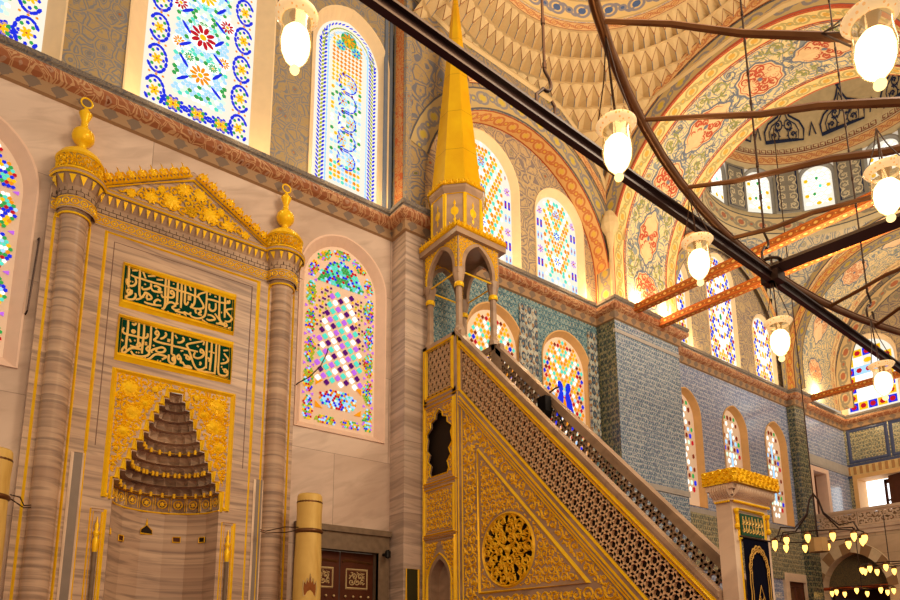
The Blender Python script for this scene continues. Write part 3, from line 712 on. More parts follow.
# corner pilaster of the niche bay, painted with an orange border
b = MB(); b.box(6.53, 9.54, ZC1, 6.66, 10, 16.5); b.box(6.515, 9.64, ZC1, 6.53, 9.90, 16.5, 1)
b.build('trim_8', [paint_upper, orange_band]); tag(bpy.data.objects['trim_8'], 'orange painted border on the corner beside the gilded spire', 'painted border', kind='structure')
b = MB()
for x_, m_ in ((6.30, 0), (6.42, 0)): b.box(x_, 9.97, ZC1, x_+.07, 10.01, 16.5)
tag(b.build('trim_9', line_grey), 'grey painted line beside the orange corner border', 'painted border', kind='structure')

TX0, TX1, TC, TZ, TR = 12.60, 15.2, 6.15, 10.95, 3.28
YB = 9.55
MC = (9.1, 6.1)
kn = [(11.75, 5.22), (12.2, 5.10), (12.7, 5.0), (13.2, 4.84), (13.65, 4.58), (14.05, 4.28), (14.42, 3.95), (14.78, 3.60), (15.12, 3.25), (15.46, 2.87)]
P_ = []; Q_ = []
for k in range(41):
    t = k/40*(len(kn)-4); i = int(t); f = t-i; z = kn[i][0]*(1-f)+kn[i+1][0]*f; r = kn[i][1]*(1-f)+kn[i+1][1]*f
    dy = YB-MC[1]; dx = TX0-MC[0]
    if r > dy: P_.append((MC[0]+math.sqrt(r*r-dy*dy), z))
    if r > dx: Q_.append((MC[1]+math.sqrt(r*r-dx*dx), z))
P_ += [(8.6, P_[-1][1]+.02), (7.6, P_[-1][1]+.04), (6.7, P_[-1][1]+.3)]
Q_ += [(6.0, Q_[-1][1]+.02), (5.0, Q_[-1][1]-.1), (4.0, Q_[-1][1]-.5)]
# lunette arch behind the pulpit: front spandrel, soffit, borders
BC, BZ, BR = 9.8, 10.5, 2.8; YB = 9.55
b = MB(); pa, _ = arch2d(BC, BZ, BR, ZC1)
out2 = [(6.62, ZC1), (6.62, P_[-1][1])] + P_[::-1] + [(12.66, 11.8), (12.66, ZC1)] + pa
b.poly([(x, YB, z) for x, z in out2], out2); tag(b.build('wall_spandrel', paint_span), 'painted spandrel round the arch behind the gilded spire', 'wall', kind='structure')
b = MB(); p0, L = arch2d(BC, BZ, BR, ZC1)
k = len(p0); b.add([(x, YB, z) for x, z in p0]+[(x, 10, z) for x, z in p0], [(i, i+1, k+i+1, k+i) for i in range(k-1)], 0, [(l, 0) for l in L]+[(l, 1) for l in L])
tag(b.build('trim_10', orange_uv, uv=True), 'orange painted soffit of the arch over two bright windows', 'arch', kind='structure')
b = MB(); M = PY(YB)
arch_band(b, M, BC, BZ, BR+.02, BR+.50, ZC1, .012, 0, a1=PI*.92, right=True); arch_band(b, M, BC, BZ, BR+.58, BR+.80, 12.2, .016, 1, a1=PI*.66, a0=PI*.12, right=True, leg=False)
o = b.build('trim_11', [blue_uv, red_uv], uv=True); tag(o, 'blue grey painted border round the arch behind the spire', 'painted border', kind='structure')

# ------------------------------------------------------------------ the big painted arch
TX0, TX1, TC, TZ, TR = 12.60, 15.2, 6.15, 10.95, 3.28
b = MB(); pa, _ = arch2d(TC, TZ, TR, ZC1)
out3 = [(9.56, ZC1), (9.56, 12.0)] + Q_ + [(.5, Q_[-1][1]), (.5, ZC1)] + pa[::-1]; out2 = [(9.56, ZC1), (9.56, 17.5), (0.5, 17.5), (.5, ZC1)] + pa[::-1]
b.poly([(TX0, y, z) for y, z in out3], out3); tag(b.build('wall_arch', paint_span), 'painted wall over the big decorated arch', 'wall', kind='structure')
b = MB(); b.poly([(TX1, y, z) for y, z in out2], out2); tag(b.build('wall_arch_far', paint_span), 'rear face of the big decorated arch', 'wall', kind='structure')
MS = soffit_map(TX0, TC, TZ, TR, ZC1); LT = PI*TR + 2*(TZ-ZC1); WT = TX1-TX0
b = MB(); n = 60; vs = []; uv = []
for i in range(n+1):
    for j in (0, 1): vs.append(MS(LT*i/n, WT*j, 0)); uv.append((LT*i/n, WT*j))
b.add(vs, [(2*i, 2*i+2, 2*i+3, 2*i+1) for i in range(n)], 0, uv)
arch_root = tag(b.build('ceiling_arch', paint_cream, uv=True, smooth=True), 'broad cream arch painted with red medallions and olive borders', 'arch', kind='structure')
# side borders
b = MB()
for v0, v1, mi in ((.0, .42, 0), (WT-.42, WT, 0)):
    vs = []; uv = []
    for i in range(n+1):
        vs += [MS(LT*i/n, v0, .006), MS(LT*i/n, v1, .006)]; uv += [(LT*i/n, 0), (LT*i/n, 1)]
    b.add(vs, [(2*i, 2*i+2, 2*i+3, 2*i+1) for i in range(n)], mi, uv)
b.build('border', olive_uv, arch_root, uv=True)
b = MB(); seg = 12
for v in (.03, .42, .47, WT-.47, WT-.42, WT-.03): b.ribbon(MS, [(LT*i/60, v) for i in range(61)], .022, .006, h0=.008)
b.build('border_line', line_red, arch_root)
def medallion(b, M, cx, cy, rx, ry, kind, mi_line, mi_fill, mi_in):
    q = []; nn = 40
    for i in range(nn):
        a = 2*PI*i/nn; k_ = 1 + .055*math.cos(10*a)
        x, y = rx*math.cos(a)*k_, ry*math.sin(a)*k_
        if kind: x *= (1 + .22*abs(math.cos(a))**6)
        q.append((cx+x, cy+y))
    b.blob(M, q, .004, mi=mi_fill, h0=.006, flat=True); b.ribbon(M, q, .045, .006, closed=True, mi=mi_line, h0=.008)
    q2 = [(cx+(p[0]-cx)*.86, cy+(p[1]-cy)*.86) for p in q]; b.ribbon(M, q2, .03, .006, closed=True, mi=mi_in, h0=.008)
    ins = inpoly([(cx+(p[0]-cx)*.8, cy+(p[1]-cy)*.8) for p in q])
    m = 7 if rx > .5 else 5
    for r_, cnt in ((.3, 5), (.62, 9)):
        for k in range(cnt):
            a = 2*PI*(k+.5*(r_ > .5))/cnt; scroll(b, M, ins, cx+rx*r_*math.cos(a), cy+ry*r_*math.sin(a), min(rx, ry)*.22, 1 if k % 2 else -1, a+PI, .042, .006, .009, True, mi_in, 1.4)
    b.blob(M, ngon(cx, cy, rx*.12, ry*.12, 10), .006, mi=mi_line, h0=.012)
b = MB(); step = LT/9.0
for k in range(9):
    u = step*(k+.5)
    medallion(b, MS, u, WT/2, .50 if k % 2 == 0 else .56, .50 if k % 2 == 0 else .40, k % 2, 0, 1, 2)
b.build('medallion', [line_grey, plain('medallion_ground', rgb(230, 196, 146), .7), line_red], arch_root)
b = MB(); M2 = MS; band2 = [(0.55, .55), (LT-.5, .55), (LT-.5, WT-.55), (.55, WT-.55)]
ins = inpoly(band2)
for k in range(10):
    for v in (.72, WT/2, WT-.72):
        u = step*k
        if v != WT/2 or True: scroll(b, MS, ins, u, v, .30, 1 if k % 2 else -1, k*1.1, .035, .006, .006, True, 0 if v == WT/2 else 1)
for k in range(18):
    for v in (.64, WT-.64): scroll(b, MS, ins, step*(k+.5)/2, v, .17, 1 if k % 2 else -1, k*2.1, .028, .006, .006, True, k % 2)
b.build('vine', [line_grey, plain('olive_leaf_paint', rgb(150, 150, 92), .7)], arch_root)
b = MB(); M = PX(TX0)
arch_band(b, M, TC, TZ, TR+.02, TR+.50, ZC1, .012, 0, 40); 
tag(b.build('trim_12', blue_uv, uv=True), 'blue grey painted border on the edge of the big arch', 'painted border', kind='structure')
b = MB(); arch_band(b, M, TC, TZ, TR+.52, TR+.80, 12.6, .016, 0, 40); arch_band(b, M, TC, TZ, TR-.01, TR+.04, ZC1, .018, 1, 40)
tag(b.build('trim_13', [red_uv, line_red], uv=True), 'red painted band outside the border of the big arch', 'painted border', kind='structure')

# ------------------------------------------------------------------ honeycomb corner and half dome
b = MB(); e = MB()
cyl = lambda r, a, z: (MC[0]+r*math.cos(a), MC[1]+r*math.sin(a), z)
for k in range(len(kn)-1):
    z0, r0 = kn[k]; z1, r1 = kn[k+1]; cnt = 52 if k < 5 else 84
    da = 2*PI/cnt; off = (k % 2)*.5
    for j in range(cnt):
        a0 = (j+off)*da; am = a0+da/2; a1 = a0+da
        ac = math.degrees(am)
        if not (-75 < (ac if ac < 270 else ac-360) < 128): continue
        cx_, cy_ = cyl(r0, am, 0)[:2]
        if cx_ > TX0+.42 or cy_ > YB+.5 or (cx_ > TX0+.02 and z0 < 13.9): continue
        zm = z0+(z1-z0)*.42; dr = (r0-r1)
        P0, P1 = cyl(r0, a0, z0), cyl(r0, a1, z0)
        M0, M1 = cyl(r0-dr*.28-.03, a0, zm), cyl(r0-dr*.28-.03, a1, zm)
        C_ = cyl(r0+.13, am, zm+.02); T = cyl(r1+.07, am, z1); U0, U1 = cyl(r1+.03, a0, z1), cyl(r1+.03, a1, z1); B_ = cyl(r0+.02, am, z0)
        b.add([P0, P1, M0, M1, C_, T, U0, U1, B_], [(0, 8, 4), (8, 1, 4), (0, 4, 2), (1, 3, 4), (4, 5, 2), (3, 5, 4), (2, 5, 6), (3, 7, 5)])
        b.add([U0, U1, T, cyl(r1-.01, a1, z1), cyl(r1-.01, a0, z1)], [(0, 4, 3, 1), (0, 1, 2)])
        rr = .009
        e.tube([M0, T, M1], rr, 4, 0)
        if k > 3: e.tube([C_, cyl(r0+.05, am, (zm+z1)/2), T], .007, 4, 1)
        e.tube([P0, M0], .008, 4, 1)
mq = tag(b.build('ceiling_honeycomb', muq_m), 'cream honeycomb vault filling the corner above the spire', 'vault', kind='structure')
e.build('facet_line', [line_brown, line_grey], mq)
b = MB(); rings = [(2.86, 15.46, 0), (2.80, 15.60, 0), (2.78, 15.62, 1), (2.70, 16.10, 1), (2.69, 16.12, 2), (2.4, 16.9, 2), (1.9, 17.5, 2), (1.1, 17.95, 2), (.05, 18.1, 2)]
for i in range(len(rings)-1):
    n_ = 64; vs = []; uv = []; r0, z0, _ = rings[i]; r1, z1, mi = rings[i+1]
    for j in range(n_+1):
        a = 2*PI*j/n_; vs += [cyl(r0, a, z0), cyl(r1, a, z1)]; uv += [(a*2.8, 0), (a*2.8, 1 if mi < 2 else (z1-z0))]
    b.add(vs, [(2*j, 2*j+2, 2*j+3, 2*j+1) for j in range(n_)], mi, uv)
tag(b.build('ceiling_half_dome', [red_uv, tulip_uv, paint_dome], uv=True, smooth=True), 'half dome ringed by a red line and blue tulips', 'dome', kind='structure')
b = MB()
b.ribbon(PY(YB-.01), P_, .16, .03); b.ribbon(PX(TX0-.01), Q_, .16, .03)
b.build('edge_moulding', muq_m, mq)
b = MB(); b.quad((5.9, 10.25, 13.2), (12.9, 10.25, 13.2), (12.9, 10.25, 17.2), (5.9, 10.25, 17.2)); b.quad((12.95, 10.25, 11.5), (12.95, 9.3, 11.5), (12.95, 9.3, 14.3), (12.95, 10.25, 14.3)); b.quad((5.9, 10.25, 17.2), (12.9, 10.25, 17.2), (12.9, 2, 17.25), (5.9, 2, 17.25))
tag(b.build('wall_behind_vault', muq_m), 'plain plaster wall closing the vault corner', 'wall', kind='structure')
# pendant foot of the honeycomb
b = MB(); fc = (12.50, 9.40)
b.lathe((fc[0], fc[1], 0), [(.02, 9.85), (.05, 10.0), (.05, 11.1), (.08, 11.3), (.11, 11.5), (.19, 11.62), (.22, 11.72), (.20, 11.9), (.1, 12.1)], 10)
tag(b.build('trim_14', muq_m), 'slim plaster colonnette under the honeycomb corner', 'colonnette', kind='structure')
e_ = MB()

# ------------------------------------------------------------------ small dome beyond the arch
DC = (18.7, 6.45); A_ = 3.45; ZS = 11.1
cyd = lambda r, a, z: (DC[0]+r*math.cos(a), DC[1]+r*math.sin(a), z)
b = MB(); n1, n2 = 144, 36; RS = A_*math.sqrt(2)
grid = {}
for i in range(n1+1):
    for j in range(n2+1):
        z = ZS + A_*(j/n2)**.8; r = math.sqrt(max(RS*RS-(z-ZS)**2, .01)); a = 2*PI*i/n1
        grid[i, j] = (cyd(r, a, z), (a*3.6, z))
for i in range(n1):
    for j in range(n2):
        q = [grid[i, j], grid[i+1, j], grid[i+1, j+1], grid[i, j+1]]
        cx_ = sum(p[0][0] for p in q)/4-DC[0]; cy_ = sum(p[0][1] for p in q)/4-DC[1]
        if abs(cx_) < A_+.06 and abs(cy_) < A_+.06: b.add([p[0] for p in q], [(0, 1, 2, 3)], 0, [p[1] for p in q])
pend = tag(b.build('ceiling_pendentive', paint_dome, uv=True, smooth=True), 'painted corner surfaces below the ring of dome windows', 'vault', kind='structure')
b = MB()
for M, c in ((PY(DC[1]+A_-.02), DC[0]), (PX(DC[0]+A_-.02), DC[1])):
    arch_band(b, M, c, ZS-.5, A_-.22, A_+.02, ZC1, .02, 0, 40)
    arch_band(b, M, c, ZS-.5+.0, A_-.52, A_-.22, ZC1, .03, 1, 40)
b.build('border', [orange_uv, blue_uv], pend, uv=True)
# drum with twelve windows
RD = 3.42; b = MB(); prof = [(RD+.02, 14.5, 0), (RD, 14.62, 1), (RD, 15.16, 1), (RD+.03, 15.2, 2), (RD+.03, 15.42, 2), (RD, 15.45, 2)]
def ringband(b, r0, z0, r1, z1, mi, n_=96, uvm=1):
    vs = []; uv = []
    for j in range(n_+1):
        a = 2*PI*j/n_; vs += [cyd(r0, a, z0), cyd(r1, a, z1)]; uv += [(a*RD, 0), (a*RD, uvm)]
    b.add(vs, [(2*j, 2*j+2, 2*j+3, 2*j+1) for j in range(n_)], mi, uv)
ringband(b, RD+.04, 14.5, RD, 14.66, 2); ringband(b, RD, 14.66, RD, 15.25, 0); ringband(b, RD, 15.25, RD+.04, 15.42, 2)
ringband(b, RD+.04, 16.98, RD-.02, 17.16, 2); ringband(b, RD-.02, 17.16, RD-.10, 17.42, 3); ringband(b, RD-.10, 17.42, RD-.14, 17.66, 4)
prev = (RD-.14, 17.66)
for k in range(1, 11):
    t = k/10*PI/2; cur = (max((RD-.14)*math.cos(t), .02), 17.66+3.9*math.sin(t)); ringband(b, *prev, *cur, 4, 96, .4); prev = cur
dome = tag(b.build('ceiling_dome', [grey_uv, grey_uv, plain('drum_moulding', rgb(206, 186, 146), .7), red_uv, plain('dome_cream', rgb(216, 196, 156), .7)], uv=True, smooth=True), 'small painted dome seen beyond the big arch', 'dome', kind='structure')
def MD(ang, r=RD):  # tangent plane of the drum
    ca, sa = math.cos(ang), math.sin(ang)
    return lambda u, v, h: (DC[0]+(r-h)*ca + u*sa, DC[1]+(r-h)*sa - u*ca, 15.40+v)
def Mcyl(r, zb):
    return lambda u, v, h: (DC[0]+(r-h)*math.cos(u/r), DC[1]+(r-h)*math.sin(u/r), zb+v)
b = MB(); M = Mcyl(RD, 15.40)
for k in range(12):
    ac = k*30; hw = 14.2/2*PI/180*RD
    uc = (ac+15)*PI/180*RD; W2 = (30*PI/180*RD-.98)/2
    q = [(uc-W2, 0), (uc+W2, 0), (uc+W2, 1.6), (uc-W2, 1.6)]
    nseg = 4
    for i in range(nseg):
        x0, x1 = uc-W2+2*W2*i/nseg, uc-W2+2*W2*(i+1)/nseg
        b.quad(M(x0, 0, 0), M(x1, 0, 0), M(x1, 1.6, 0), M(x0, 1.6, 0), 0)
    q = [(uc-W2+.1, .08), (uc+W2-.1, .08), (uc+W2-.1, 1.5), (uc-W2+.1, 1.5)]
    mould(b, M, q, .03, .004, .006, 1)
    ins = inpoly(q)
    for i in range(4):
        for sg in (-1, 1): scroll(b, M, ins, uc+sg*.17, .27+i*.32, .155, sg*(1 if i % 2 else -1), PI/2+(i % 2)*PI, .035, .004, .006, True, 2)
b.build('drum_panel', [plain('drum_grey_paint', rgb(146, 140, 128), .7), line_blue, plain('drum_vine', rgb(222, 208, 176), .7)], dome)
# meander and palmettes
b = MB(); M = Mcyl(RD-.12, 17.44)
P_ = .2; cnt = int(2*PI*(RD-.12)/P_)
for k in range(cnt):
    x = k*P_; b.ribbon(M, [(x, .02), (x, .18), (x+.14, .18), (x+.14, .08), (x+.07, .08)], .028, .003, h0=.012); b.ribbon(M, [(x, .02), (x+P_, .02)], .028, .003, h0=.012)
b.build('meander', plain('meander_red', rgb(140, 72, 60), .7), dome)
b = MB()
def Mdome(u, v, h):
    t = .03+v/2.7; r = (RD-.14)*math.cos(t)-h-.02; return (DC[0]+r*math.cos(u/3.28), DC[1]+r*math.sin(u/3.28), 17.66+(3.9-h)*math.sin(t))
for k in range(12):
    u = (k+.5)*2*PI*3.28/12; w = .62
    q = [(u-w*.95, .05), (u-w, .3), (u-w*.8, .5), (u-w*.3, .66), (u-.08, .82), (u, 1.0), (u+.08, .82), (u+w*.3, .66), (u+w*.8, .5), (u+w, .3), (u+w*.95, .05)]
    b.ribbon(Mdome, q, .05, .003, closed=True, h0=.02)
    q = [(u+(x-u)*.75, y*.8+.05) for x, y in q]; b.ribbon(Mdome, q, .03, .003, closed=True, h0=.02); ins = inpoly(q)
    for sg in (-1, 1):
        for yy, rr in ((.2, .17), (.45, .15)): scroll(b, Mdome, ins, u+sg*.24*(1.2 if yy < .3 else .7), yy, rr, sg, PI/2, .035, .003, .02)
    b.blob(Mdome, ngon(u, 1.08, .07, .1, 8), .003, h0=.02); b.ribbon(Mdome, [(u+.86-.1, .1), (u+.86, .4), (u+.86+.1, .1)], .04, .003, h0=.02)
b.build('palmette', line_blue, dome)

# ------------------------------------------------------------------ second arch and the side wall
EX0, EX1, EC, EZ, ER = 22.15, 25.3, 6.25, 11.0, 3.45
b = MB(); M3 = soffit_map(EX0, EC, EZ, ER, ZC1); L3 = PI*ER+2*(EZ-ZC1); W3 = EX1-EX0; vs = []; uv = []; n = 60
for i in range(n+1):
    for j in (0, 1): vs.append(M3(L3*i/n, W3*j, 0)); uv.append((L3*i/n, W3*j))
b.add(vs, [(2*i, 2*i+2, 2*i+3, 2*i+1) for i in range(n)], 0, uv)
far_arch = tag(b.build('ceiling_arch_far', paint_cream, uv=True, smooth=True), 'pale painted arch in front of the far side window', 'arch', kind='structure')
b = MB()
for k in range(7): medallion(b, M3, 1.1+k*1.75, W3/2, .62 if k % 2 else .45, .48, k % 2, 0, 1, 2)
b.build('medallion', [line_grey, plain('pale_medallion_ground', rgb(240, 206, 160), .7), plain('faded_red_outline', rgb(206, 140, 100), .7)], far_arch)
b = MB()
for v0, v1 in ((.0, .38), (W3-.38, W3)):
    vs = []; uv = []
    for i in range(n+1): vs += [M3(L3*i/n, v0, .006), M3(L3*i/n, v1, .006)]; uv += [(L3*i/n, 0), (L3*i/n, 1)]
    b.add(vs, [(2*i, 2*i+2, 2*i+3, 2*i+1) for i in range(n)], 0, uv)
b.build('border', lobes('pale_olive_border', rgb(232, 204, 150), rgb(186, 150, 110), rgb(206, 140, 100), rgb(206, 150, 110), .6), far_arch, uv=True)
b = MB(); M = PX(EX0)
arch_band(b, M, EC, EZ, ER, ER+.55, ZC1, .0, 0, 40); arch_band(b, M, EC, EZ, ER+.55, ER+1.4, 11.5, .0, 1, 40)
tag(b.build('trim_15', [blue_uv, paint_dome], uv=True), 'grey rosette border on the edge of the far arch', 'painted border', kind='structure')
b = MB(); pa, _ = arch2d(EC, EZ-.35, ER-.55, ZC1); pb, _ = arch2d(EC, EZ, ER, ZC1)
M = PX(EX1)
arch_band(b, M, EC, EZ-.2, ER-.5, ER+.02, ZC1, .0, 0, 40)
tag(b.build('trim_16', grey_uv, uv=True), 'painted border round the lunette of the side wall', 'painted border', kind='structure')
side_up = (9.08, 9.80, 1.9, 2.95, .95)
def holex(cy, z0, w, h, rise): return [(cy+x, z0+y) for x, y in arch(w, h, rise)]
wall_x('wall_right_upper', -3, 10, ZC1, 16, 26.2, paint_niche, [holex(9.0, ZC1+.01, 1.9, 2.85, .9), holex(6.3, ZC1+.01, 1.9, 3.2, .9)], 'painted lunette of the side wall with one bright window')
wall_x('wall_right', -3, 10, 5.95, ZC1, 26.2, tile_far, [[(8.3, 6.0), (9.72, 6.0), (9.72, 7.46), (8.3, 7.46)]], 'side wall of framed olive tile panels above the gallery')
b = MB(); M = PX(26.2)
for k in range(6):
    y1 = 9.86-k*1.35; q = [(y1, 8.1), (y1, 9.25), (y1-1.2, 9.25), (y1-1.2, 8.1)]; mould(b, M, q, .12, .02)
b.box(26.16, -3, 7.92, 26.2, 10, 8.02); b.box(26.16, -3, 7.52, 26.2, 10, 7.6)
tag(b.build('trim_17', navy_strip), 'navy tile borders framing the olive panels of the side wall', 'tile border', kind='structure')
b = MB(); b.box(26.15, -3, 7.6, 26.18, 10, 7.92)
for k in range(60): b.box(26.12, 9.9-k*.2, 7.63, 26.16, 9.9-k*.2+.09, 7.9, 1)
tag(b.build('trim_18', [plain('tan_frieze', rgb(222, 190, 130), .6), plain('frieze_rib', rgb(176, 130, 80), .6)]), 'frieze of small upright ribs above the open gallery window', 'frieze', kind='structure')
# calligraphy strokes traced on the panels: x, z pairs in metres
CAL={'p1':[[1.878,7.035,1.885,6.857,1.893,6.697],[1.922,6.982,1.995,7.004],[1.913,6.909,1.959,6.891,2.049,6.897,2.186,6.892,2.324,6.896,2.45,6.895,2.609,6.895],[2.027,7.027,2.036,6.866,2.041,6.696,2.059,6.608,2.114,6.626],[2.073,7.009,2.115,6.92],[2.142,6.969,2.247,7.006],[2.266,6.955,2.357,6.981],[1.86,6.831,1.859,6.754,1.912,6.729,1.97,6.757,1.995,6.818,1.975,6.88],[1.906,6.808,1.921,6.803],[1.936,6.809,1.951,6.806],[1.901,6.683,1.933,6.66,1.9,6.606,1.875,6.64,1.901,6.683],[1.939,6.679,1.95,6.631,1.908,6.592,1.861,6.543,1.899,6.521,1.972,6.536,2.004,6.598,1.993,6.646],[2.073,6.775,2.083,6.736,2.135,6.753,2.2,6.801,2.195,6.869],[2.102,6.829,2.124,6.825],[2.236,6.831,2.265,6.858,2.344,6.833,2.293,6.798,2.363,6.786],[2.2,6.801,2.226,6.758,2.303,6.766,2.364,6.778],[2.001,6.546,2.072,6.586,2.119,6.67,2.123,6.706,2.185,6.692,2.227,6.646,2.191,6.608,2.146,6.61,2.156,6.682],[2.12,6.551,2.166,6.54,2.272,6.548,2.363,6.568],[2.272,6.548,2.254,6.594,2.303,6.653,2.351,6.634],[2.291,6.707,2.31,6.702],[2.153,6.601,2.171,6.596],[2.396,7.026,2.401,6.799,2.417,6.577,2.383,6.514],[2.439,7.041,2.446,6.832,2.444,6.638],[2.351,6.747,2.369,6.701,2.43,6.73,2.524,6.743,2.534,6.826,2.491,6.864,2.472,6.805,2.528,6.797],[2.502,6.971,2.524,6.968],[2.575,7.035,2.576,6.857,2.582,6.7],[2.366,6.526,2.398,6.519,2.437,6.635,2.512,6.677,2.579,6.637,2.503,6.587,2.568,6.555,2.63,6.592],[2.453,6.51,2.47,6.498],[2.588,6.505,2.604,6.499],[2.616,6.512,2.632,6.508],[2.536,6.882,2.68,6.895,2.828,6.881,2.911,6.872],[2.574,7.028,2.577,6.861,2.58,6.702],[2.631,7.021,2.638,6.792,2.642,6.616],[2.684,7.022,2.691,6.845,2.693,6.703,2.726,6.696,2.746,6.756],[2.745,7.015,2.774,6.944],[2.832,7.027,2.841,6.877,2.837,6.732,2.776,6.668],[3.012,7.006,2.867,6.912,2.921,6.849,2.994,6.746,2.939,6.692,2.793,6.664,2.804,6.739],[2.729,6.84,2.784,6.852],[2.731,6.812,2.782,6.825],[2.733,6.784,2.784,6.8],[3.016,7.016,3.018,6.826,3.017,6.645,2.996,6.584,2.917,6.524,2.802,6.525,2.782,6.572],[2.879,6.602,2.851,6.647,2.889,6.695,2.958,6.662,2.896,6.598,2.962,6.601],[3.019,6.89,3.111,6.902,3.232,6.895,3.369,6.93],[3.216,7.009,3.221,6.836,3.226,6.637,3.267,6.577,3.218,6.535],[3.065,6.823,3.062,6.731,3.114,6.711,3.171,6.757,3.161,6.863],[3.071,6.998,3.056,6.966],[3.133,6.973,3.167,6.969],[3.043,6.635,3.127,6.643,3.181,6.596,3.082,6.548,3.031,6.559],[3.158,6.689,3.25,6.59,3.339,6.526,3.286,6.546,3.184,6.534],[3.303,7.01,3.309,6.809,3.314,6.664],[3.434,6.858,3.315,6.802,3.379,6.739,3.444,6.686,3.387,6.613,3.317,6.61],[3.332,6.964,3.378,6.923,3.374,6.987],[3.318,6.592,3.314,6.518,3.364,6.542,3.336,6.589],[3.375,6.509,3.426,6.533],[2.552,6.658,2.598,6.673,2.565,6.697],[2.559,6.546,2.639,6.545,2.702,6.556,2.721,6.517,2.685,6.577,2.768,6.549,2.797,6.594],[2.584,6.506,2.604,6.502],[2.626,6.507,2.645,6.503],[3.249,6.741,3.268,6.736],[3.079,6.742,3.097,6.737],[2.966,6.53,3.052,6.494]],'p2':[[1.93,6.207,1.936,6.025,1.928,5.857,1.933,5.752],[1.983,6.173,2.015,6.149,2.041,6.19],[2.077,6.209,2.08,6.067,2.087,5.885],[2.149,6.206,2.157,6.039,2.146,5.885,2.149,5.752],[2.245,6.209,2.252,6.033,2.251,5.881,2.244,5.778],[1.882,6.076,1.857,6.019,1.904,5.983,2.02,5.991,2.153,5.988,2.211,6.021,2.206,6.079],[2.005,6.079,2.036,6.063,2.014,6.031,1.99,6.049,2.005,6.079],[2.311,6.203,2.32,6.18],[2.336,6.168,2.302,6.115,2.342,6.085,2.363,6.125,2.337,6.16],[2.363,6.116,2.331,6.039,2.288,6.001,2.38,5.985,2.534,5.994,2.597,5.994],[2.445,6.166,2.47,6.139,2.435,6.077,2.384,6.045],[2.483,6.065,2.529,6.07],[2.485,6.04,2.523,6.042],[2.551,6.214,2.555,6.034,2.56,5.847],[1.861,5.888,1.891,5.871],[1.966,5.926,1.991,5.883],[2.032,5.925,2.05,5.92],[1.981,5.831,2.062,5.82,2.125,5.863,2.099,5.922,2.067,5.847],[1.918,5.805,1.873,5.727,1.905,5.687,1.958,5.75,2.005,5.804,2.122,5.812,2.152,5.803],[2.001,5.754,2.035,5.697,2.145,5.702,2.231,5.741,2.257,5.799,2.195,5.832,2.235,5.893],[2.173,5.926,2.209,5.937],[2.175,5.902,2.212,5.907],[2.293,5.926,2.31,5.906],[2.287,5.798,2.27,5.836,2.356,5.893,2.43,5.931,2.479,5.893,2.422,5.835,2.33,5.835,2.356,5.893],[2.236,5.684,2.278,5.721,2.333,5.802,2.455,5.802,2.502,5.797,2.429,5.735],[2.19,5.702,2.208,5.697],[2.22,5.693,2.238,5.688],[2.362,5.706,2.381,5.701],[2.4,5.708,2.419,5.702],[2.067,5.752,2.085,5.747],[2.096,5.757,2.115,5.752],[2.522,5.837,2.522,5.734,2.57,5.705,2.616,5.725],[2.609,5.826,2.571,5.799,2.583,5.751,2.612,5.775],[2.589,6.167,2.624,6.117],[2.7,6.165,2.727,6.129,2.69,6.075,2.628,6.057],[2.804,6.177,2.822,6.147],[2.554,5.985,2.68,5.994,2.792,5.99,2.938,5.995],[3.024,6.196,2.896,6.133,2.755,6.067,2.79,6.016,2.838,5.907,2.886,5.781,2.94,5.708,3.02,5.729,3.082,5.797],[3.025,6.187,3.012,6.121],[2.898,5.976,2.871,5.899,2.945,5.884,3.024,5.94,3.035,6.013,2.983,6.06,2.971,5.995,3.028,5.994],[2.916,6.086,2.949,6.077],[3.065,6.207,3.069,6.005,3.076,5.76],[3.14,6.211,3.145,5.99,3.135,5.741],[3.211,6.204,3.218,5.974,3.213,5.699],[3.259,6.199,3.263,5.986,3.261,5.737,3.306,5.704,3.407,5.721,3.42,5.795,3.366,5.835,3.352,5.778,3.412,5.775],[3.324,6.119,3.4,6.145],[3.335,6.077,3.426,5.993,3.378,5.927,3.294,5.896],[3.324,5.975,3.345,5.97],[3.305,5.851,3.324,5.845],[3.326,5.821,3.345,5.815],[2.564,5.851,2.611,5.846,2.6,5.775,2.568,5.783],[2.613,5.813,2.619,5.729,2.575,5.692],[2.656,5.876,2.699,5.835,2.662,5.791,2.635,5.836,2.672,5.88],[2.699,5.835,2.696,5.749,2.727,5.774],[2.734,5.897,2.815,5.884,2.834,5.837,2.77,5.837,2.781,5.909],[2.727,5.774,2.762,5.715,2.825,5.739,2.875,5.709,2.732,5.69],[2.94,5.708,2.989,5.703,3.055,5.703,3.121,5.711,3.204,5.714],[2.972,5.838,2.998,5.828,2.976,5.787],[3.09,5.94,3.124,5.931,3.119,5.877],[3.158,6.047,3.193,6.038],[3.1,6.048,3.125,6.046],[2.684,5.935,2.722,5.954]]}
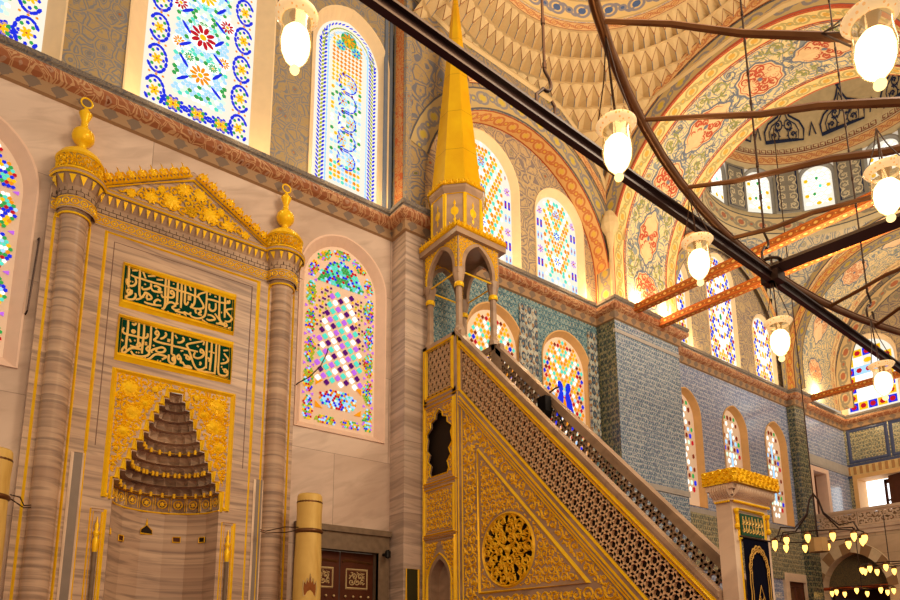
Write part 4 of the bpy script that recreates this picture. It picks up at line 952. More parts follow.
# ------------------------------------------------------------------ windows
def W_y(a, design, label, sheet=tracery_warm, frame=plaster, rev=.22, fw=.12, y=10, **k):
    cx, z0, w, h, rise = a; return window(PY(y, cx, z0), w, h, rise, design, label, rev, fw, frame, sheet, **k)
W_y(A_low[0], ds_low_mosaic, 'large mosaic glass window cut by the left edge, beside the niche column', frame=plaster_pink, fw=.15, rev=.10)
W_y(A_low[1], ds_low_plaid, 'arched stained glass window with sloping purple and turquoise plaid', frame=plaster_pink, fw=.13, rev=.12)
W_y(A_up[0], ds_upper_big, 'bright upper window in the top left corner', tracery_bright, fw=.22)
W_y(A_up[1], ds_upper_big, 'large bright window with blue edged medallions above the niche pediment', tracery_bright, fw=.27)
W_y(A_up[2], ds_upper_arch, 'arched bright window with blue feathered border left of the spire', tracery_bright, fw=.13, rev=.16)
for a, l in zip(B_low, ('stained glass window seen through the posts of the pulpit canopy', 'stained glass window with two blue leaves above the staircase rail')): W_y(a, ds_tile_low, l, tracery_lit, ochre, .12, .09)
for a, l in zip(B_up, ('orange and blue glass window directly right of the spire', 'orange and blue glass window under the right side of the lunette')): W_y(a, ds_up_b, l, tracery_bright, plaster, .12, .12)
for a, l in zip(C_low, ('tall white glass window half hidden by the tiled pier', 'tall white glass window, middle one of the lilac tiled wall', 'tall white glass window beside the narrow dark pier')): W_y(a, ds_low_c, l, tracery_lit, ochre, .16, .07)
for a, l in zip(C_up, ('yellow and blue glass window partly behind the big arch', 'tallest yellow and blue window under the small dome', 'short yellow and blue window behind the hanging lamp')): W_y(a, ds_up_c, l, tracery_bright, plaster, .07, .06)
window(PX(26.2, 9.0, ZC1+.01), 1.9, 2.85, .9, ds_side, 'arched window of blue and yellow squares above the far cornice', .2, .12, plaster, tracery_bright)
window(PX(26.2, 6.3, ZC1+.01), 1.9, 3.2, .9, ds_side, 'second arched window of blue and yellow squares further along the side wall', .2, .12, plaster, tracery_bright)
for k in range(12):
    if 1 <= ((k+1) % 12) <= 6:
        window(MD(k*PI/6, RD+.02), 1.0, 1.62, .42, ds_drum, ['small dome window at the right frame edge, behind a glass lamp', 'third small dome window counted from the big arch', 'second small dome window counted from the big arch', 'first small dome window, half hidden by the big arch', 'dome window hidden behind the arch crown', 'dome window on the unseen side of the drum'][k % 12 if k < 6 else 0] if k < 6 else 'dome window right of the frame edge', .06, .07, plain('drum_frame', rgb(150, 146, 140), .7), tracery_bright)

# ------------------------------------------------------------------ the prayer niche
MY = 9.85; MX = 2.67
mih = empty('prayer_niche', (MX, MY, 0)); tag(mih, 'tall gilded marble prayer niche with columns, pediment and stepped hood', 'prayer niche')
b = MB()
tiers = [(.74, 3.6, 3.86), (.67, 3.86, 4.0), (.60, 4.0, 4.15), (.54, 4.15, 4.3), (.48, 4.3, 4.45), (.40, 4.45, 4.6), (.34, 4.6, 4.76), (.28, 4.76, 4.9), (.22, 4.9, 5.04), (.15, 5.04, 5.16), (.09, 5.16, 5.28)]
steps = []
for r_, za_, zb_ in tiers: steps += [(-r_, za_ if steps else 3.58), (-r_, zb_)]
op = [(MX+x, z) for x, z in steps] + [(MX-x, z) for x, z in steps[::-1]]
opn = [(MX-.74, .02)] + op + [(MX+.74, .02)]
outl = [(.80, 0), (.80, 7.95), (4.55, 7.95), (4.55, 0)]
loops = [[Vector((x, z, 0)) for x, z in outl], [Vector((x, z, 0)) for x, z in opn]]
pts = outl + opn; b.add([(x, MY, z) for x, z in pts], [tuple(t) for t in tessellate_polygon(loops)])
for x in (.80, 4.55): b.quad((x, MY, 0), (x, 10, 0), (x, 10, 7.95), (x, MY, 7.95))
b.quad((.8, MY, 7.95), (4.55, MY, 7.95), (4.55, 10, 7.95), (.8, 10, 7.95))
tri = [(.95, 7.95), (4.4, 7.95), (4.35, 8.1), (2.70, 8.98), (1.0, 8.1)]
b.slab(PY(MY+.02), tri, -.12, 0)
b.build('marble_face', marble_grey, mih)
# niche shell
b = MB(); nf = 7; R0 = .74
for i in range(nf):
    a, c = PI*i/nf, PI*(i+1)/nf
    b.quad((MX-R0*math.cos(a), MY+R0*math.sin(a), 0), (MX-R0*math.cos(c), MY+R0*math.sin(c), 0), (MX-R0*math.cos(c), MY+R0*math.sin(c), 3.6), (MX-R0*math.cos(a), MY+R0*math.sin(a), 3.6))
b.build('niche_shell', marble_grey, mih)
# stepped honeycomb hood
b = MB(); g_ = MB()
for k, (r, z0, z1) in enumerate(tiers):
    nc = [10, 12, 11, 10, 9, 8, 8, 7, 6, 5, 4][k]; rn = tiers[k+1][0] if k < 10 else .01
    for sub in range(1):
        za, zb_ = z0, z1
        ra = rb = r+.02
        for i in range(nc):
            a0, a1 = PI*i/nc, PI*(i+1)/nc; am = (a0+a1)/2
            F = lambda rr, a, z: (MX-rr*math.cos(a), MY+.01+rr*math.sin(a), z)
            dp = .11*(.4+r)
            rec = F(ra+dp, am, za+.4*(zb_-za)); 
            b.add([F(ra, a0, za), F(ra, a1, za), F(ra-.01, a0, zb_-.3*(zb_-za)), F(ra-.01, a1, zb_-.3*(zb_-za)), rec, F(rb, am, zb_), F(rb, a0, zb_), F(rb, a1, zb_), F(ra+dp*.5, am, za)],
                  [(0, 8, 4), (8, 1, 4), (0, 4, 2), (1, 3, 4), (4, 5, 2), (3, 5, 4), (2, 5, 6), (3, 7, 5)])
            b.add([F(ra+dp, a0, za), F(ra+dp, a1, za), F(ra-.02, a1, za-.0), F(ra-.02, a0, za)], [(0, 1, 2, 3)])
    for i in range(24):
        a0, a1 = PI*i/24, PI*(i+1)/24; F = lambda rr, a, z: (MX-rr*math.cos(a), MY+.01+rr*math.sin(a), z)
        b.add([F(r+.03, a0, z1), F(r+.03, a1, z1), F(max(rn-.015, 0), a1, z1-.006), F(max(rn-.015, 0), a0, z1-.006)], [(0, 1, 2, 3)])
    if k in (1, 3, 5):
        for i in range(nc):
            a = PI*(i+.5)/nc
            for d in (-.06, .06) if k == 3 else (0,):
                x, y = MX-(r-.03)*math.cos(a+d), MY+.01+(r-.03)*math.sin(a+d); g_.lathe((x, y, z0+.0), [(.004, -.04), (.022, -.035), (.022, .03), (.004, .04)], 8)
    if k == 0:
        for i in range(nc):
            a = PI*(i+.5)/nc; t = Vector((math.sin(a), math.cos(a), 0)); c_ = Vector((MX-(r-.012)*math.cos(a), MY+.01+(r-.012)*math.sin(a), 3.74)); nrm = Vector((math.cos(a), -math.sin(a), 0))
            Mr = lambda u, v, h: tuple(c_ + t*u + Vector((0, 0, v)) + nrm*h)
            g_.ribbon(Mr, ngon(0, 0, .062, .062, 14), .018, .008, closed=True); g_.blob(Mr, [((.045 if q % 2 else .025)*math.cos(PI*q/6), (.045 if q % 2 else .025)*math.sin(PI*q/6)) for q in range(12)], .01)
            g_.ribbon(Mr, [(-.1, -.1), (-.1, .11), (.1, .11), (.1, -.1)], .012, .006)
g_.tube([(MX-.735*math.cos(PI*i/20), MY+.735*math.sin(PI*i/20)-.01, 3.6) for i in range(21)], .014, 6)
for r, z in ((.67, 3.9), (.54, 4.2), (.40, 4.5)): g_.tube([(MX-(r+.02)*math.cos(PI*i/20), MY+(r+.02)*math.sin(PI*i/20)+.02, z-.03) for i in range(21)], .007, 5)
hood = b.build('honeycomb_hood', marble_grey, mih); g_.build('gilded_drop', gold_dark, hood)
# gilded panel round the hood
b = MB(); M = PY(MY)
px0, px1, pz1 = 1.84, 3.51, 5.43
pan = [(px0, 3.55), (px0, pz1), (px1, pz1), (px1, 3.55), (MX+.80, 3.55)] + [(MX-x+.03*(1 if i % 1 == 0 else 0), z+.03) for i, (x, z) in enumerate(steps[::-1])][:0]
# inner stepped border
st_l = [(MX+x-.03, z+.03) for x, z in steps[1:]]; st_r = [(MX-x+.03, z+.03) for x, z in steps[1:][::-1]]
b.ribbon(M, [(MX-.775, 3.58)] + st_l + st_r + [(MX+.775, 3.58)], .042, .03)
b.ribbon(M, [(px0-.02, 3.6), (px0-.02, pz1), (px1+.02, pz1), (px1+.02, 3.6)], .075, .04)
b.ribbon(M, [(px0-.02, 3.63), (MX-.80, 3.63)], .06, .02); b.ribbon(M, [(px1+.02, 3.63), (MX+.80, 3.63)], .06, .02)
left = [(px0+.02, 3.95), (px0+.02, 5.40), (MX-.02, 5.40), (MX-.02, 5.33), (MX-.15, 5.33), (MX-.20, 5.18), (MX-.27, 5.08), (MX-.34, 4.92), (MX-.40, 4.78), (MX-.46, 4.62), (MX-.54, 4.47), (MX-.60, 4.32), (MX-.66, 4.17), (MX-.74, 4.02), (MX-.76, 3.95)]
for sg in (1, -1):
    pl = [(MX+sg*(x-MX), z) for x, z in left]; ins = inpoly(pl)
    for i, (x, z, r) in enumerate(((-.63, 5.2, .20), (-.30, 5.26, .16), (-.58, 4.87, .19), (-.68, 4.56, .14), (-.75, 4.30, .11), (-.77, 4.08, .08), (-.42, 5.02, .11), (-.76, 5.02, .08), (-.76, 4.72, .08))):
        x = MX+sg*x
        q = [(x+(r*(.78 if q_ % 2 else .56))*math.cos(PI*q_/10), z+(r*(.78 if q_ % 2 else .56))*math.sin(PI*q_/10)) for q_ in range(20)]
        if all(ins(*p) for p in q): b.blob(M, q, .03)
        b.blob(M, ngon(x, z, r*.28, r*.28, 10), .02, h0=.025)
        scroll(b, M, ins, x, z, r*1.35, sg*(1 if i % 2 else -1), i*1.7, .02, .018, leaf=1.3, flower=False)
    fill_scroll(b, M, pl, .15, .03, .016, leaf=1.7)
b.build('gilded_panel', gold, mih)
# framing strips
b = MB()
def strip(x, z0, z1, w=.036): b.ribbon(M, [(x, z0), (x, z1)], w, .022)
for x in (.885, 1.325, 4.03, 4.475): strip(x, 0, 7.42)
for xa, xb in ((.885, 1.325), (4.03, 4.475)): b.ribbon(M, [(xa, 7.38), (xa, 7.47), (xb, 7.47), (xb, 7.38)], .036, .022)
b.ribbon(M, [(1.545, 4.2), (1.545, 7.47), (3.85, 7.47), (3.85, 4.25)], .045, .026)
b.ribbon(M, [(1.545, .1), (1.545, 4.25)], .03, .015); b.ribbon(M, [(3.85, .1), (3.85, 4.3)], .03, .015)
for xa, xb in ((1.68, 1.86), (3.47, 3.66)): b.ribbon(M, [(xa, .2), (xa, 3.43), (xb, 3.43), (xb, .2)], .022, .014); b.ribbon(M, [(xa+.035, .2), (xa+.035, 3.39), (xb-.035, 3.39), (xb-.035, .2)], .012, .01)
b.build('gilded_strip', gold, mih)
b = MB(); b.ribbon(M, [(1.66, 4.3), (1.66, 7.35), (3.74, 7.35), (3.74, 4.3)], .012, .004)
b.build('incised_line', plain('incised_line', rgb(120, 92, 78), .6), mih)
# narrow grey inlays
inlay_m = plain('inlay_grey', rgb(136, 120, 108), .4)
for x0 in (1.395, 3.945):
    b = MB(); b.slab(M, [(x0, .1), (x0+.135, .1), (x0+.135, 4.16), (x0, 4.16)], 0, .012); o = b.build('grey_inlay', inlay_m, mih)
    b = MB(); mould(b, M, [(x0, .1), (x0+.135, .1), (x0+.135, 4.16), (x0, 4.16)], .02, .006, .012); b.build('inlay_edge', marble_light, o)
# frieze, drops, ledge
b = MB(); f0, f1 = 7.56, 7.68
prf = [(.82, .0)] + [(1.13-.24*math.cos(PI*i/10), .24*math.sin(PI*i/10)) for i in range(11)] + [(4.24-.24*math.cos(PI*i/10), .24*math.sin(PI*i/10)) for i in range(11)] + [(4.54, .0)]
L = [0]
for i in range(1, len(prf)): L.append(L[-1]+math.hypot(prf[i][0]-prf[i-1][0], prf[i][1]-prf[i-1][1]))
def Mf(u, v, h):
    i = 0
    while i < len(L)-2 and L[i+1] < u: i += 1
    t = (u-L[i])/(L[i+1]-L[i]+1e-9); dx, dy = prf[i+1][0]-prf[i][0], prf[i+1][1]-prf[i][1]; l = math.hypot(dx, dy) or 1
    return (prf[i][0]+dx*t - dy/l*h*0 + (-dy/l)*h, MY-(prf[i][1]+dy*t)-dx/l*h, v)
sam = [L[-1]*i/160 for i in range(161)]
def swall(b, z0, z1, h0, h1, mi=0):
    b.add([Mf(u, z0, h0) for u in sam]+[Mf(u, z1, h1) for u in sam], [(i, i+1, 162+i, 161+i) for i in range(160)], mi)
swall(b, 7.52, 7.86, .012, .012); swall(b, 7.86, 8.0, .012, .10); swall(b, 8.0, 8.04, .13, .13); swall(b, 8.04, 8.05, .13, 0)
b.build('frieze', marble_dark, mih)
b = MB()
for z in (7.55, 7.69): b.ribbon(Mf, [(u, z) for u in sam], .02, .012, h0=.014)
b.ribbon(Mf, [(u, 8.0) for u in sam], .035, .02, h0=.12); b.ribbon(Mf, [(u, 8.05) for u in sam], .02, .02, h0=.12)
k = 0; u = .05
while u < L[-1]-.04:
    b.ribbon(Mf, ngon(u, 7.62, .044, .04, 10), .022, .014, closed=True, h0=.014); b.blob(Mf, ngon(u, 7.62, .018, .018, 6), .012, h0=.014)
    b.ribbon(Mf, [(u+.042, 7.62), (u+.075, 7.62)], .014, .01, h0=.014)
    u += .115
u = .04
while u < L[-1]-.03:
    b.add([Mf(u-.03, 7.97, .1), Mf(u+.03, 7.97, .1), Mf(u, 7.97, .06), Mf(u, 7.85, .055)], [(0, 1, 3), (1, 2, 3), (2, 0, 3)]); u += .105
b.build('gilded_drop_row', gold, mih)
b = MB()
u = .0
while u < L[-1]-.05:
    for j in range(2): b.ribbon(Mf, [(u+(j*.05), 7.72+j*.06), (u+(j*.05)+.09, 7.72+j*.06)], .008, .004, h0=.014); b.ribbon(Mf, [(u+j*.05, 7.71+j*.06), (u+j*.05, 7.77+j*.06)], .008, .004, h0=.014)
    u += .1
b.build('key_line', dark_hole, mih)
# pediment relief and cresting
b = MB(); pt = [(1.40, 8.12), (3.98, 8.12), (2.70, 8.82)]
mould(b, M, pt, .035, .03)
for sg in (1, -1):
    for i, (x, z, r) in enumerate(((.30, 8.32, .19), (.60, 8.26, .14), (.88, 8.21, .10), (.12, 8.60, .15), (.46, 8.46, .09), (.0, 8.27, .14))):
        q = [(2.70+sg*x+(r*(.8 if q_ % 2 else .55))*math.cos(PI*q_/9), z+(r*(.8 if q_ % 2 else .55))*math.sin(PI*q_/9)) for q_ in range(18)]; b.blob(M, q, .03)
fill_scroll(b, M, inset_poly(pt, .05), .15, .028, .016, leaf=1.6)
crest(b, M, (1.33, 8.10), (2.68, 8.86), .165, .24, .03, .02); crest(b, M, (2.72, 8.86), (4.06, 8.10), .165, .24, .03, .02)
crest(b, M, (.82, 8.05), (.98, 8.05), .13, .2, .03, .06); crest(b, M, (4.40, 8.05), (4.54, 8.05), .13, .2, .03, .06)
b.build('pediment_relief', gold, mih)
# columns with crowns and finials
for cx, nm in ((1.12, 'l'), (4.25, 'r')):
    b = MB(); b.lathe((cx, MY, 0), [(.165, 0), (.165, 7.40), (.185, 7.44), (.185, 7.5), (.21, 7.52), (.21, 7.6)], 24, PI, 2*PI)
    col_ = b.build('column', marble_grey, mih, smooth=True)
    b = MB(); b.tube([(cx-.205*math.cos(PI*i/14), MY-.205*math.sin(PI*i/14), 7.47) for i in range(15)], .016, 6); b.build('gilded_collar', gold, col_)
    b = MB(); b.lathe((cx, MY-.02, 0), [(.30, 8.04), (.32, 8.08), (.285, 8.12), (.285, 8.30), (.31, 8.33), (.30, 8.36), (.26, 8.42), (.17, 8.50), (.08, 8.54), (.05, 8.56)], 28)
    cr = b.build('crown', plain('crown_grey', rgb(190, 150, 70), .4, .3), mih, smooth=True)
    b = MB(); Mc = lambda u, v, h: (cx+(.285+h)*math.cos(u/.285), MY-.02+(.285+h)*math.sin(u/.285), v)
    fill_scroll(b, Mc, [(-.05-PI*.285, 8.10), (.05, 8.10), (.05, 8.33), (-.05-PI*.285, 8.33)], .11, .02, .02, leaf=1.3)
    b.lathe((cx, MY-.02, 0), [(.315, 8.05), (.33, 8.075), (.315, 8.1)], 28); b.lathe((cx, MY-.02, 0), [(.30, 8.31), (.32, 8.335), (.27, 8.42), (.17, 8.505), (.06, 8.55)], 28)
    b.build('crown_relief', gold, cr)
    b = MB(); b.lathe((cx, MY-.02, 0), [(.05, 8.52), (.075, 8.56), (.05, 8.60), (.055, 8.64), (.10, 8.67), (.145, 8.74), (.15, 8.78), (.14, 8.84), (.09, 8.90), (.055, 8.93), (.045, 9.0), (.05, 9.05), (.075, 9.12), (.09, 9.16), (.06, 9.20), (.03, 9.24), (.015, 9.28)], 20)
    f_ = b.build('finial', gold, mih, smooth=True)
    b = MB(); b.tube([(cx+.075*math.cos(2*PI*i/20), MY-.02, 9.35+.075*math.sin(2*PI*i/20)) for i in range(20)], .013, 8, closed=True); b.build('ring', gold, f_, smooth=True)
# flanking colonnettes
for cx in (1.77, 3.565):
    b = MB(); b.lathe((cx, MY-.02, 0), [(.03, .3), (.03, 2.85)], 12); cl = b.build('colonnette', stone_dark, mih, smooth=True)
    b = MB(); b.lathe((cx, MY-.02, 0), [(.03, 2.84), (.04, 2.9), (.04, 3.0), (.025, 3.03), (.03, 3.06), (.045, 3.1), (.02, 3.14), (.03, 3.2), (.012, 3.25), (.004, 3.32)], 12); b.build('gilded_cap', gold, cl, smooth=True)
# small plaques set in the niche
for i, (adeg, z) in enumerate(((163, 3.17), (131, 3.14), (97, 3.30), (62, 3.2), (29, 3.19))):
    a = math.radians(adeg); c_ = Vector((MX+.735*math.cos(a), MY+.735*math.sin(a), z)); t = Vector((math.sin(a), -math.cos(a), 0)); nrm = Vector((-math.cos(a), -math.sin(a), 0))
    Mr = lambda u, v, h, c_=c_, t=t, nrm=nrm: tuple(c_+t*u+Vector((0, 0, v))+nrm*h)
    b = MB(); q = [(-.085, -.04), (.085, -.04), (.085, .02), (.03, .07), (0, .10), (-.03, .07), (-.085, .02)] if i == 2 else [(-.055, -.04), (.055, -.04), (.055, .04), (-.055, .04)]
    b.slab(Mr, q, -.02, .02); p_ = b.build('plaque', dark_hole if i in (0, 2, 4) else wood_door, mih)
    b = MB(); mould(b, Mr, q, .014, .01, .02)
    if i == 2: b.blob(Mr, [(-.02, .1), (.02, .1), (.008, .17), (0, .2), (-.008, .17)], .01, h0=.02)
    b.build('plaque_edge', gold_dark, p_)
# inscription panels
for key, (x0, x1, z0, z1) in (('p1', (1.79, 3.49, 6.43, 7.08)), ('p2', (1.79, 3.49, 5.62, 6.27))):
    b = MB(); b.slab(M, [(x0+.03, z0+.03), (x1-.03, z0+.03), (x1-.03, z1-.03), (x0+.03, z1-.03)], 0, .02)
    pn = b.build('inscription_panel', green_cloth, mih)
    b = MB(); mould(b, M, [(x0+.025, z0+.025), (x1-.025, z0+.025), (x1-.025, z1-.025), (x0+.025, z1-.025)], .075, .05); mould(b, M, [(x0+.065, z0+.065), (x1-.065, z0+.065), (x1-.065, z1-.065), (x0+.065, z1-.065)], .012, .012, .02)
    b.build('panel_frame', gold, pn)
    b = MB()
    for s_ in CAL[key]:
        q = [(s_[i], s_[i+1]) for i in range(0, len(s_), 2)]
        if len(q) > 2:   # round the pen strokes
            for _ in range(2):
                q2 = [q[0]]
                for i in range(len(q)-1): (xa, ya), (xb, yb) = q[i], q[i+1]; q2 += [(xa*.75+xb*.25, ya*.75+yb*.25), (xa*.25+xb*.75, ya*.25+yb*.75)]
                q = q2+[q[-1]]
        b.ribbon(M, q, lambda t: .026+.006*math.sin(PI*t), .008, h0=.021)
    b.build('lettering', cream_ink, pn)
settle(mih)

# ------------------------------------------------------------------ bronze door, side niche
d = empty('door_1', (5.61, 10, 0)); tag(d, 'carved walnut double door in a grey stone frame behind the right candle', 'door', kind='structure')
b = MB(); M = PY(10)
b.slab(M, [(4.72, 0), (4.95, 0), (4.95, 3.2), (6.28, 3.2), (6.28, 0), (6.50, 0), (6.50, 3.5), (4.72, 3.5)], -.0, .08); b.slab(M, [(4.70, 3.5), (6.52, 3.5), (6.52, 3.6), (4.70, 3.6)], 0, .12)
for q in ([(4.95, 0), (4.95, 3.2)], [(6.28, 0), (6.28, 3.2)]): b.quad((q[0][0], 9.92, 0), (q[0][0], 10.15, 0), (q[0][0], 10.15, 3.2), (q[0][0], 9.92, 3.2))
b.quad((4.95, 9.92, 3.2), (6.28, 9.92, 3.2), (6.28, 10.15, 3.2), (4.95, 10.15, 3.2)); b.build('door_frame', stone_dark, d)
for x0, x1 in ((4.96, 5.60), (5.62, 6.27)):
    b = MB(); b.slab(PY(10.08), [(x0, 0), (x1, 0), (x1, 3.19), (x0, 3.19)], -.04, 0); lf = b.build('leaf', wood_door, d)
    M2 = PY(10.08); w = x1-x0
    b = MB(); b.ribbon(M2, [(x0+.04, 3.02), (x0+.1, 3.05), (x1-.04, 3.02)], .05, .02); b.build('hinge_strap', copper, lf)
    b = MB(); mould(b, M2, [(x0+.12, 2.58), (x1-.12, 2.58), (x1-.12, 2.9), (x0+.12, 2.9)], .03, .02); fill_scroll(b, M2, [(x0+.17, 2.63), (x1-.17, 2.63), (x1-.17, 2.86), (x0+.17, 2.86)], .11, .018, .01)
    for k in range(4): b.sphere((x0+.1+(w-.2)*k/3, 10.06, 2.44), .02, n=8)
    mould(b, M2, [(x0+.10, .9), (x1-.10, .9), (x1-.10, 2.32), (x0+.10, 2.32)], .025, .015)
    for k in range(9):
        for i in range(5):
            if (i+k) % 2 == 0: b.sphere((x0+.16+(w-.32)*i/4, 10.06, 2.22-k*.12), .022, n=8)
    b.build('ivory_inlay', ivory, lf)
settle(d)
b = MB(); b.tube([(6.38, 9.92, 3.18), (6.38, 9.8, 3.18)], .03); b.lathe((6.38, 9.78, 3.1), [(.01, 0), (.05, .02), (.05, .12), (.02, .15)], 10)
tag(b.build('wall_hook', black_m), 'black lantern bracket on the stone frame of the walnut door', 'bracket')
tag_b = MB(); tag_b.slab(PY(9.55), [(6.60, 1.6), (6.60, 2.92), (6.86, 2.92), (6.86, 1.6)], 0, .02)
pb = empty('wall_plaque', (6.73, 9.55, 1.6)); tag(pb, 'dark green plaque with gilded edge on the marble pilaster', 'plaque')
tag_b.build('board', plain('mossy_green', rgb(58, 54, 24), .6), pb)
tag_b = MB(); mould(tag_b, PY(9.55), [(6.60, 1.6), (6.60, 2.92), (6.86, 2.92), (6.86, 1.6)], .025, .012, .02); tag_b.build('edge', gold_dark, pb); settle(pb)

# ------------------------------------------------------------------ candles
cn = empty('candle', (4.60, 9.25, 0)); tag(cn, 'tall yellow wax candle standing before the walnut door', 'candle', 'giant candles beside the niche')
b = MB(); cxx, cyy = 4.60, 9.25
b.lathe((cxx, cyy, 0), [(.212, .0), (.208, 1.9), (.203, 2.9), (.194, 3.1), (.188, 3.6), (.195, 3.72), (.188, 3.86), (.17, 3.89), (.15, 3.86), (.05, 3.84), (.01, 3.84)], 28)
b.build('wax_body', wax, cn, smooth=True)
for q in ([(.19, 3.28), (.215, 3.30), (.215, 3.335), (.19, 3.35)], [(.19, 3.74), (.2, 3.76), (.19, 3.78)]): b = MB(); b.lathe((cxx, cyy, 0), q, 24); b.build('wire_collar', copper, cn, smooth=True)
b = MB(); Mc = lambda u, v, h: (cxx-.0+(.207+h)*math.sin((u*.62)/.207-.25), cyy-(.207+h)*math.cos((u*.62)/.207-.25), v*.8+.66)
b.blob(Mc, [(-.13, 2.1), (.13, 2.1), (.15, 2.22), (.14, 2.34), (.10, 2.28), (.07, 2.38), (.03, 2.33), (0, 2.45), (-.03, 2.33), (-.07, 2.38), (-.10, 2.28), (-.14, 2.34), (-.15, 2.22)], .006, h0=.002)
em = b.build('painted_tulip', plain('candle_brown', rgb(140, 76, 24), .5), cn)
b = MB(); b.ribbon(Mc, [(-.15, 2.1), (.15, 2.1), (.17, 2.23), (.15, 2.38), (.10, 2.31), (.07, 2.42), (.03, 2.37), (0, 2.5), (-.03, 2.37), (-.07, 2.42), (-.10, 2.31), (-.15, 2.38), (-.17, 2.23)], .014, .008, closed=True, h0=.004); b.build('tulip_edge', ivory, em)
settle(cn)
c2 = copy_tree(cn); c2.location = (.50, 9.25, .0); c2['label'] = 'yellow wax candle cut by the left edge of the picture'
for cx_, x_a, lab in ((4.60, 4.02, 'thin rusty wire tying the right candle to the niche column'), (.50, .95, 'thin rusty wire tying the left candle to the niche column')):
    b = MB(); sg = 1 if x_a > cx_ else -1
    b.tube([(cx_+sg*.2, 9.22, 3.32), (cx_+sg*.3, 9.4, 3.30), (x_a-sg*.06, 9.64, 3.3), (x_a+sg*.02, 9.67, 3.32)], .008, 6)
    b.tube([(cx_+sg*.2, 9.2, 3.36), (cx_+sg*.32, 9.4, 3.38), (x_a-sg*.06, 9.65, 3.33), (x_a+sg*.02, 9.68, 3.35)], .008, 6)
    tag(b.build('tie_wire', wire_m), lab, 'wire')
# ------------------------------------------------------------------ the pulpit with its staircase
XM, XW = 6.93, 7.93; YA, YK = 8.42, 9.52       # side faces, front and rear of the landing
mb = empty('pulpit', ((XM+XW)/2, 7, 0)); tag(mb, 'gilded marble pulpit with long staircase, posts canopy and pointed spire', 'pulpit')
zt = lambda y: 7.03 + (y-8.54)*1.076            # top of the rail
screen_m = plain('screen_marble', rgb(232, 190, 146), .5)
def line_clip(poly, px, py, dx, dy):
    ts = []; n = len(poly)
    for i in range(n):
        (x1, y1), (x2, y2) = poly[i], poly[(i+1) % n]; ex, ey = x2-x1, y2-y1; D = dx*ey-dy*ex
        if abs(D) < 1e-9: continue
        t = ((x1-px)*ey-(y1-py)*ex)/D; s_ = ((x1-px)*dy-(y1-py)*dx)/D
        if -1e-9 <= s_ <= 1+1e-9: ts.append(t)
    if len(ts) < 2: return None
    return min(ts), max(ts)
def lattice(b, M, poly, sp, w, th, rot, mi=0):
    """pierced screen: three families of bars leaving stars and triangles"""
    cx = sum(p[0] for p in poly)/len(poly); cy = sum(p[1] for p in poly)/len(poly)
    for k in range(3):
        a = rot + k*PI/3; dx, dy = math.cos(a), math.sin(a); nx, ny = -dy, dx
        for i in range(-90, 91):
            o = (i+.5)*sp; r = line_clip(poly, cx+nx*o, cy+ny*o, dx, dy)
            if not r or r[1]-r[0] < .03: continue
            ax, ay = cx+nx*o+dx*r[0], cy+ny*o+dy*r[0]; bx, by = cx+nx*o+dx*r[1], cy+ny*o+dy*r[1]; h = w/2
            q = [(ax+nx*h, ay+ny*h), (ax-nx*h, ay-ny*h), (bx-nx*h, by-ny*h), (bx+nx*h, by+ny*h)]
            vs = [M(x, y, 0) for x, y in q]+[M(x, y, -th) for x, y in q]
            b.add(vs, [(0, 1, 2, 3), (4, 5, 6, 7), (0, 3, 7, 4), (1, 2, 6, 5)], mi)
S_ = PX(XM)
# body
b = MB()
y_lo = 2.6
body = [(YK, 0), (YK, 5.86), (YA, 5.86), (YA, 5.70), (3.98, 5.70-(YA-3.98)*1.07), (3.98, 0)]
loops = [[Vector((*p, 0)) for p in body]]
ncc = 9.0
trefoil = [(.17, 0), (.2, .08), (.17, .2), (.24, .3), (.2, .42), (.27, .52), (.24, .7), (.27, .8), (.17, .9), (.17, 1.0), (.08, 1.04), (.07, 1.12), (0, 1.2)]
trefoil = [(x*1.4, y) for x, y in trefoil]
nh = [(ncc+.03+x, 4.52+y) for x, y in trefoil] + [(ncc+.03-x, 4.52+y) for x, y in trefoil[:-1][::-1]]
dh = [(ncc+.03+x, y) for x, y in arch(.52, 3.06, .42)]; dh = [(x, max(y, .02)) for x, y in dh]
mcy, mcz, mr = 7.36, 3.03, .55
mh = [(mcy+mr*math.cos(2*PI*i/40), mcz+mr*math.sin(2*PI*i/40)) for i in range(40)]
for q in (nh, dh, mh): loops.append([Vector((*p, 0)) for p in q])
pts = [p for l in loops for p in l]; tr = tessellate_polygon(loops)
b.add([(XM, p.x, p.y) for p in pts], [tuple(t) for t in tr])
loops2 = [loops[0], loops[2]]; pts = [p for l in loops2 for p in l]
b.add([(XW, p.x, p.y) for p in pts], [tuple(t) for t in tessellate_polygon(loops2)])
for q, dp in ((nh, .04), (dh, .18), (mh, .10)):
    n = len(q); b.add([(XM, y, z) for y, z in q]+[(XM+dp, y, z) for y, z in q], [(i, (i+1) % n, n+(i+1) % n, n+i) for i in range(n)])
n = len(body); b.add([(XM, y, z) for y, z in body]+[(XW, y, z) for y, z in body], [(i, (i+1) % n, n+(i+1) % n, n+i) for i in range(n)])
b.build('marble_body', marble_dark, mb)
for q in ((XM+.10, mcy-.6, mcz-.6, XM+.12, mcy+.6, mcz+.6), (XM+.12, 8.5, 4.3, XM+.16, 9.5, 5.70)): b = MB(); b.box(*q); b.build('shade_backing', dark_hole, mb)  # dark sheets put the openings' inner shade into colour
b = MB(); b.box(XM+.18, 8.68, 0, XM+.22, 9.4, 3.2); b.build('recess_back', marble_dark, mb)
# steps
b = MB()
for k in range(20):
    y0 = 8.4-k*.222; z = 5.72-(k+1)*.237
    if z > .6: b.box(XM+.06, y0-.24, z-.4, XW-.06, y0, z)
b.build('stair', marble_light, mb)
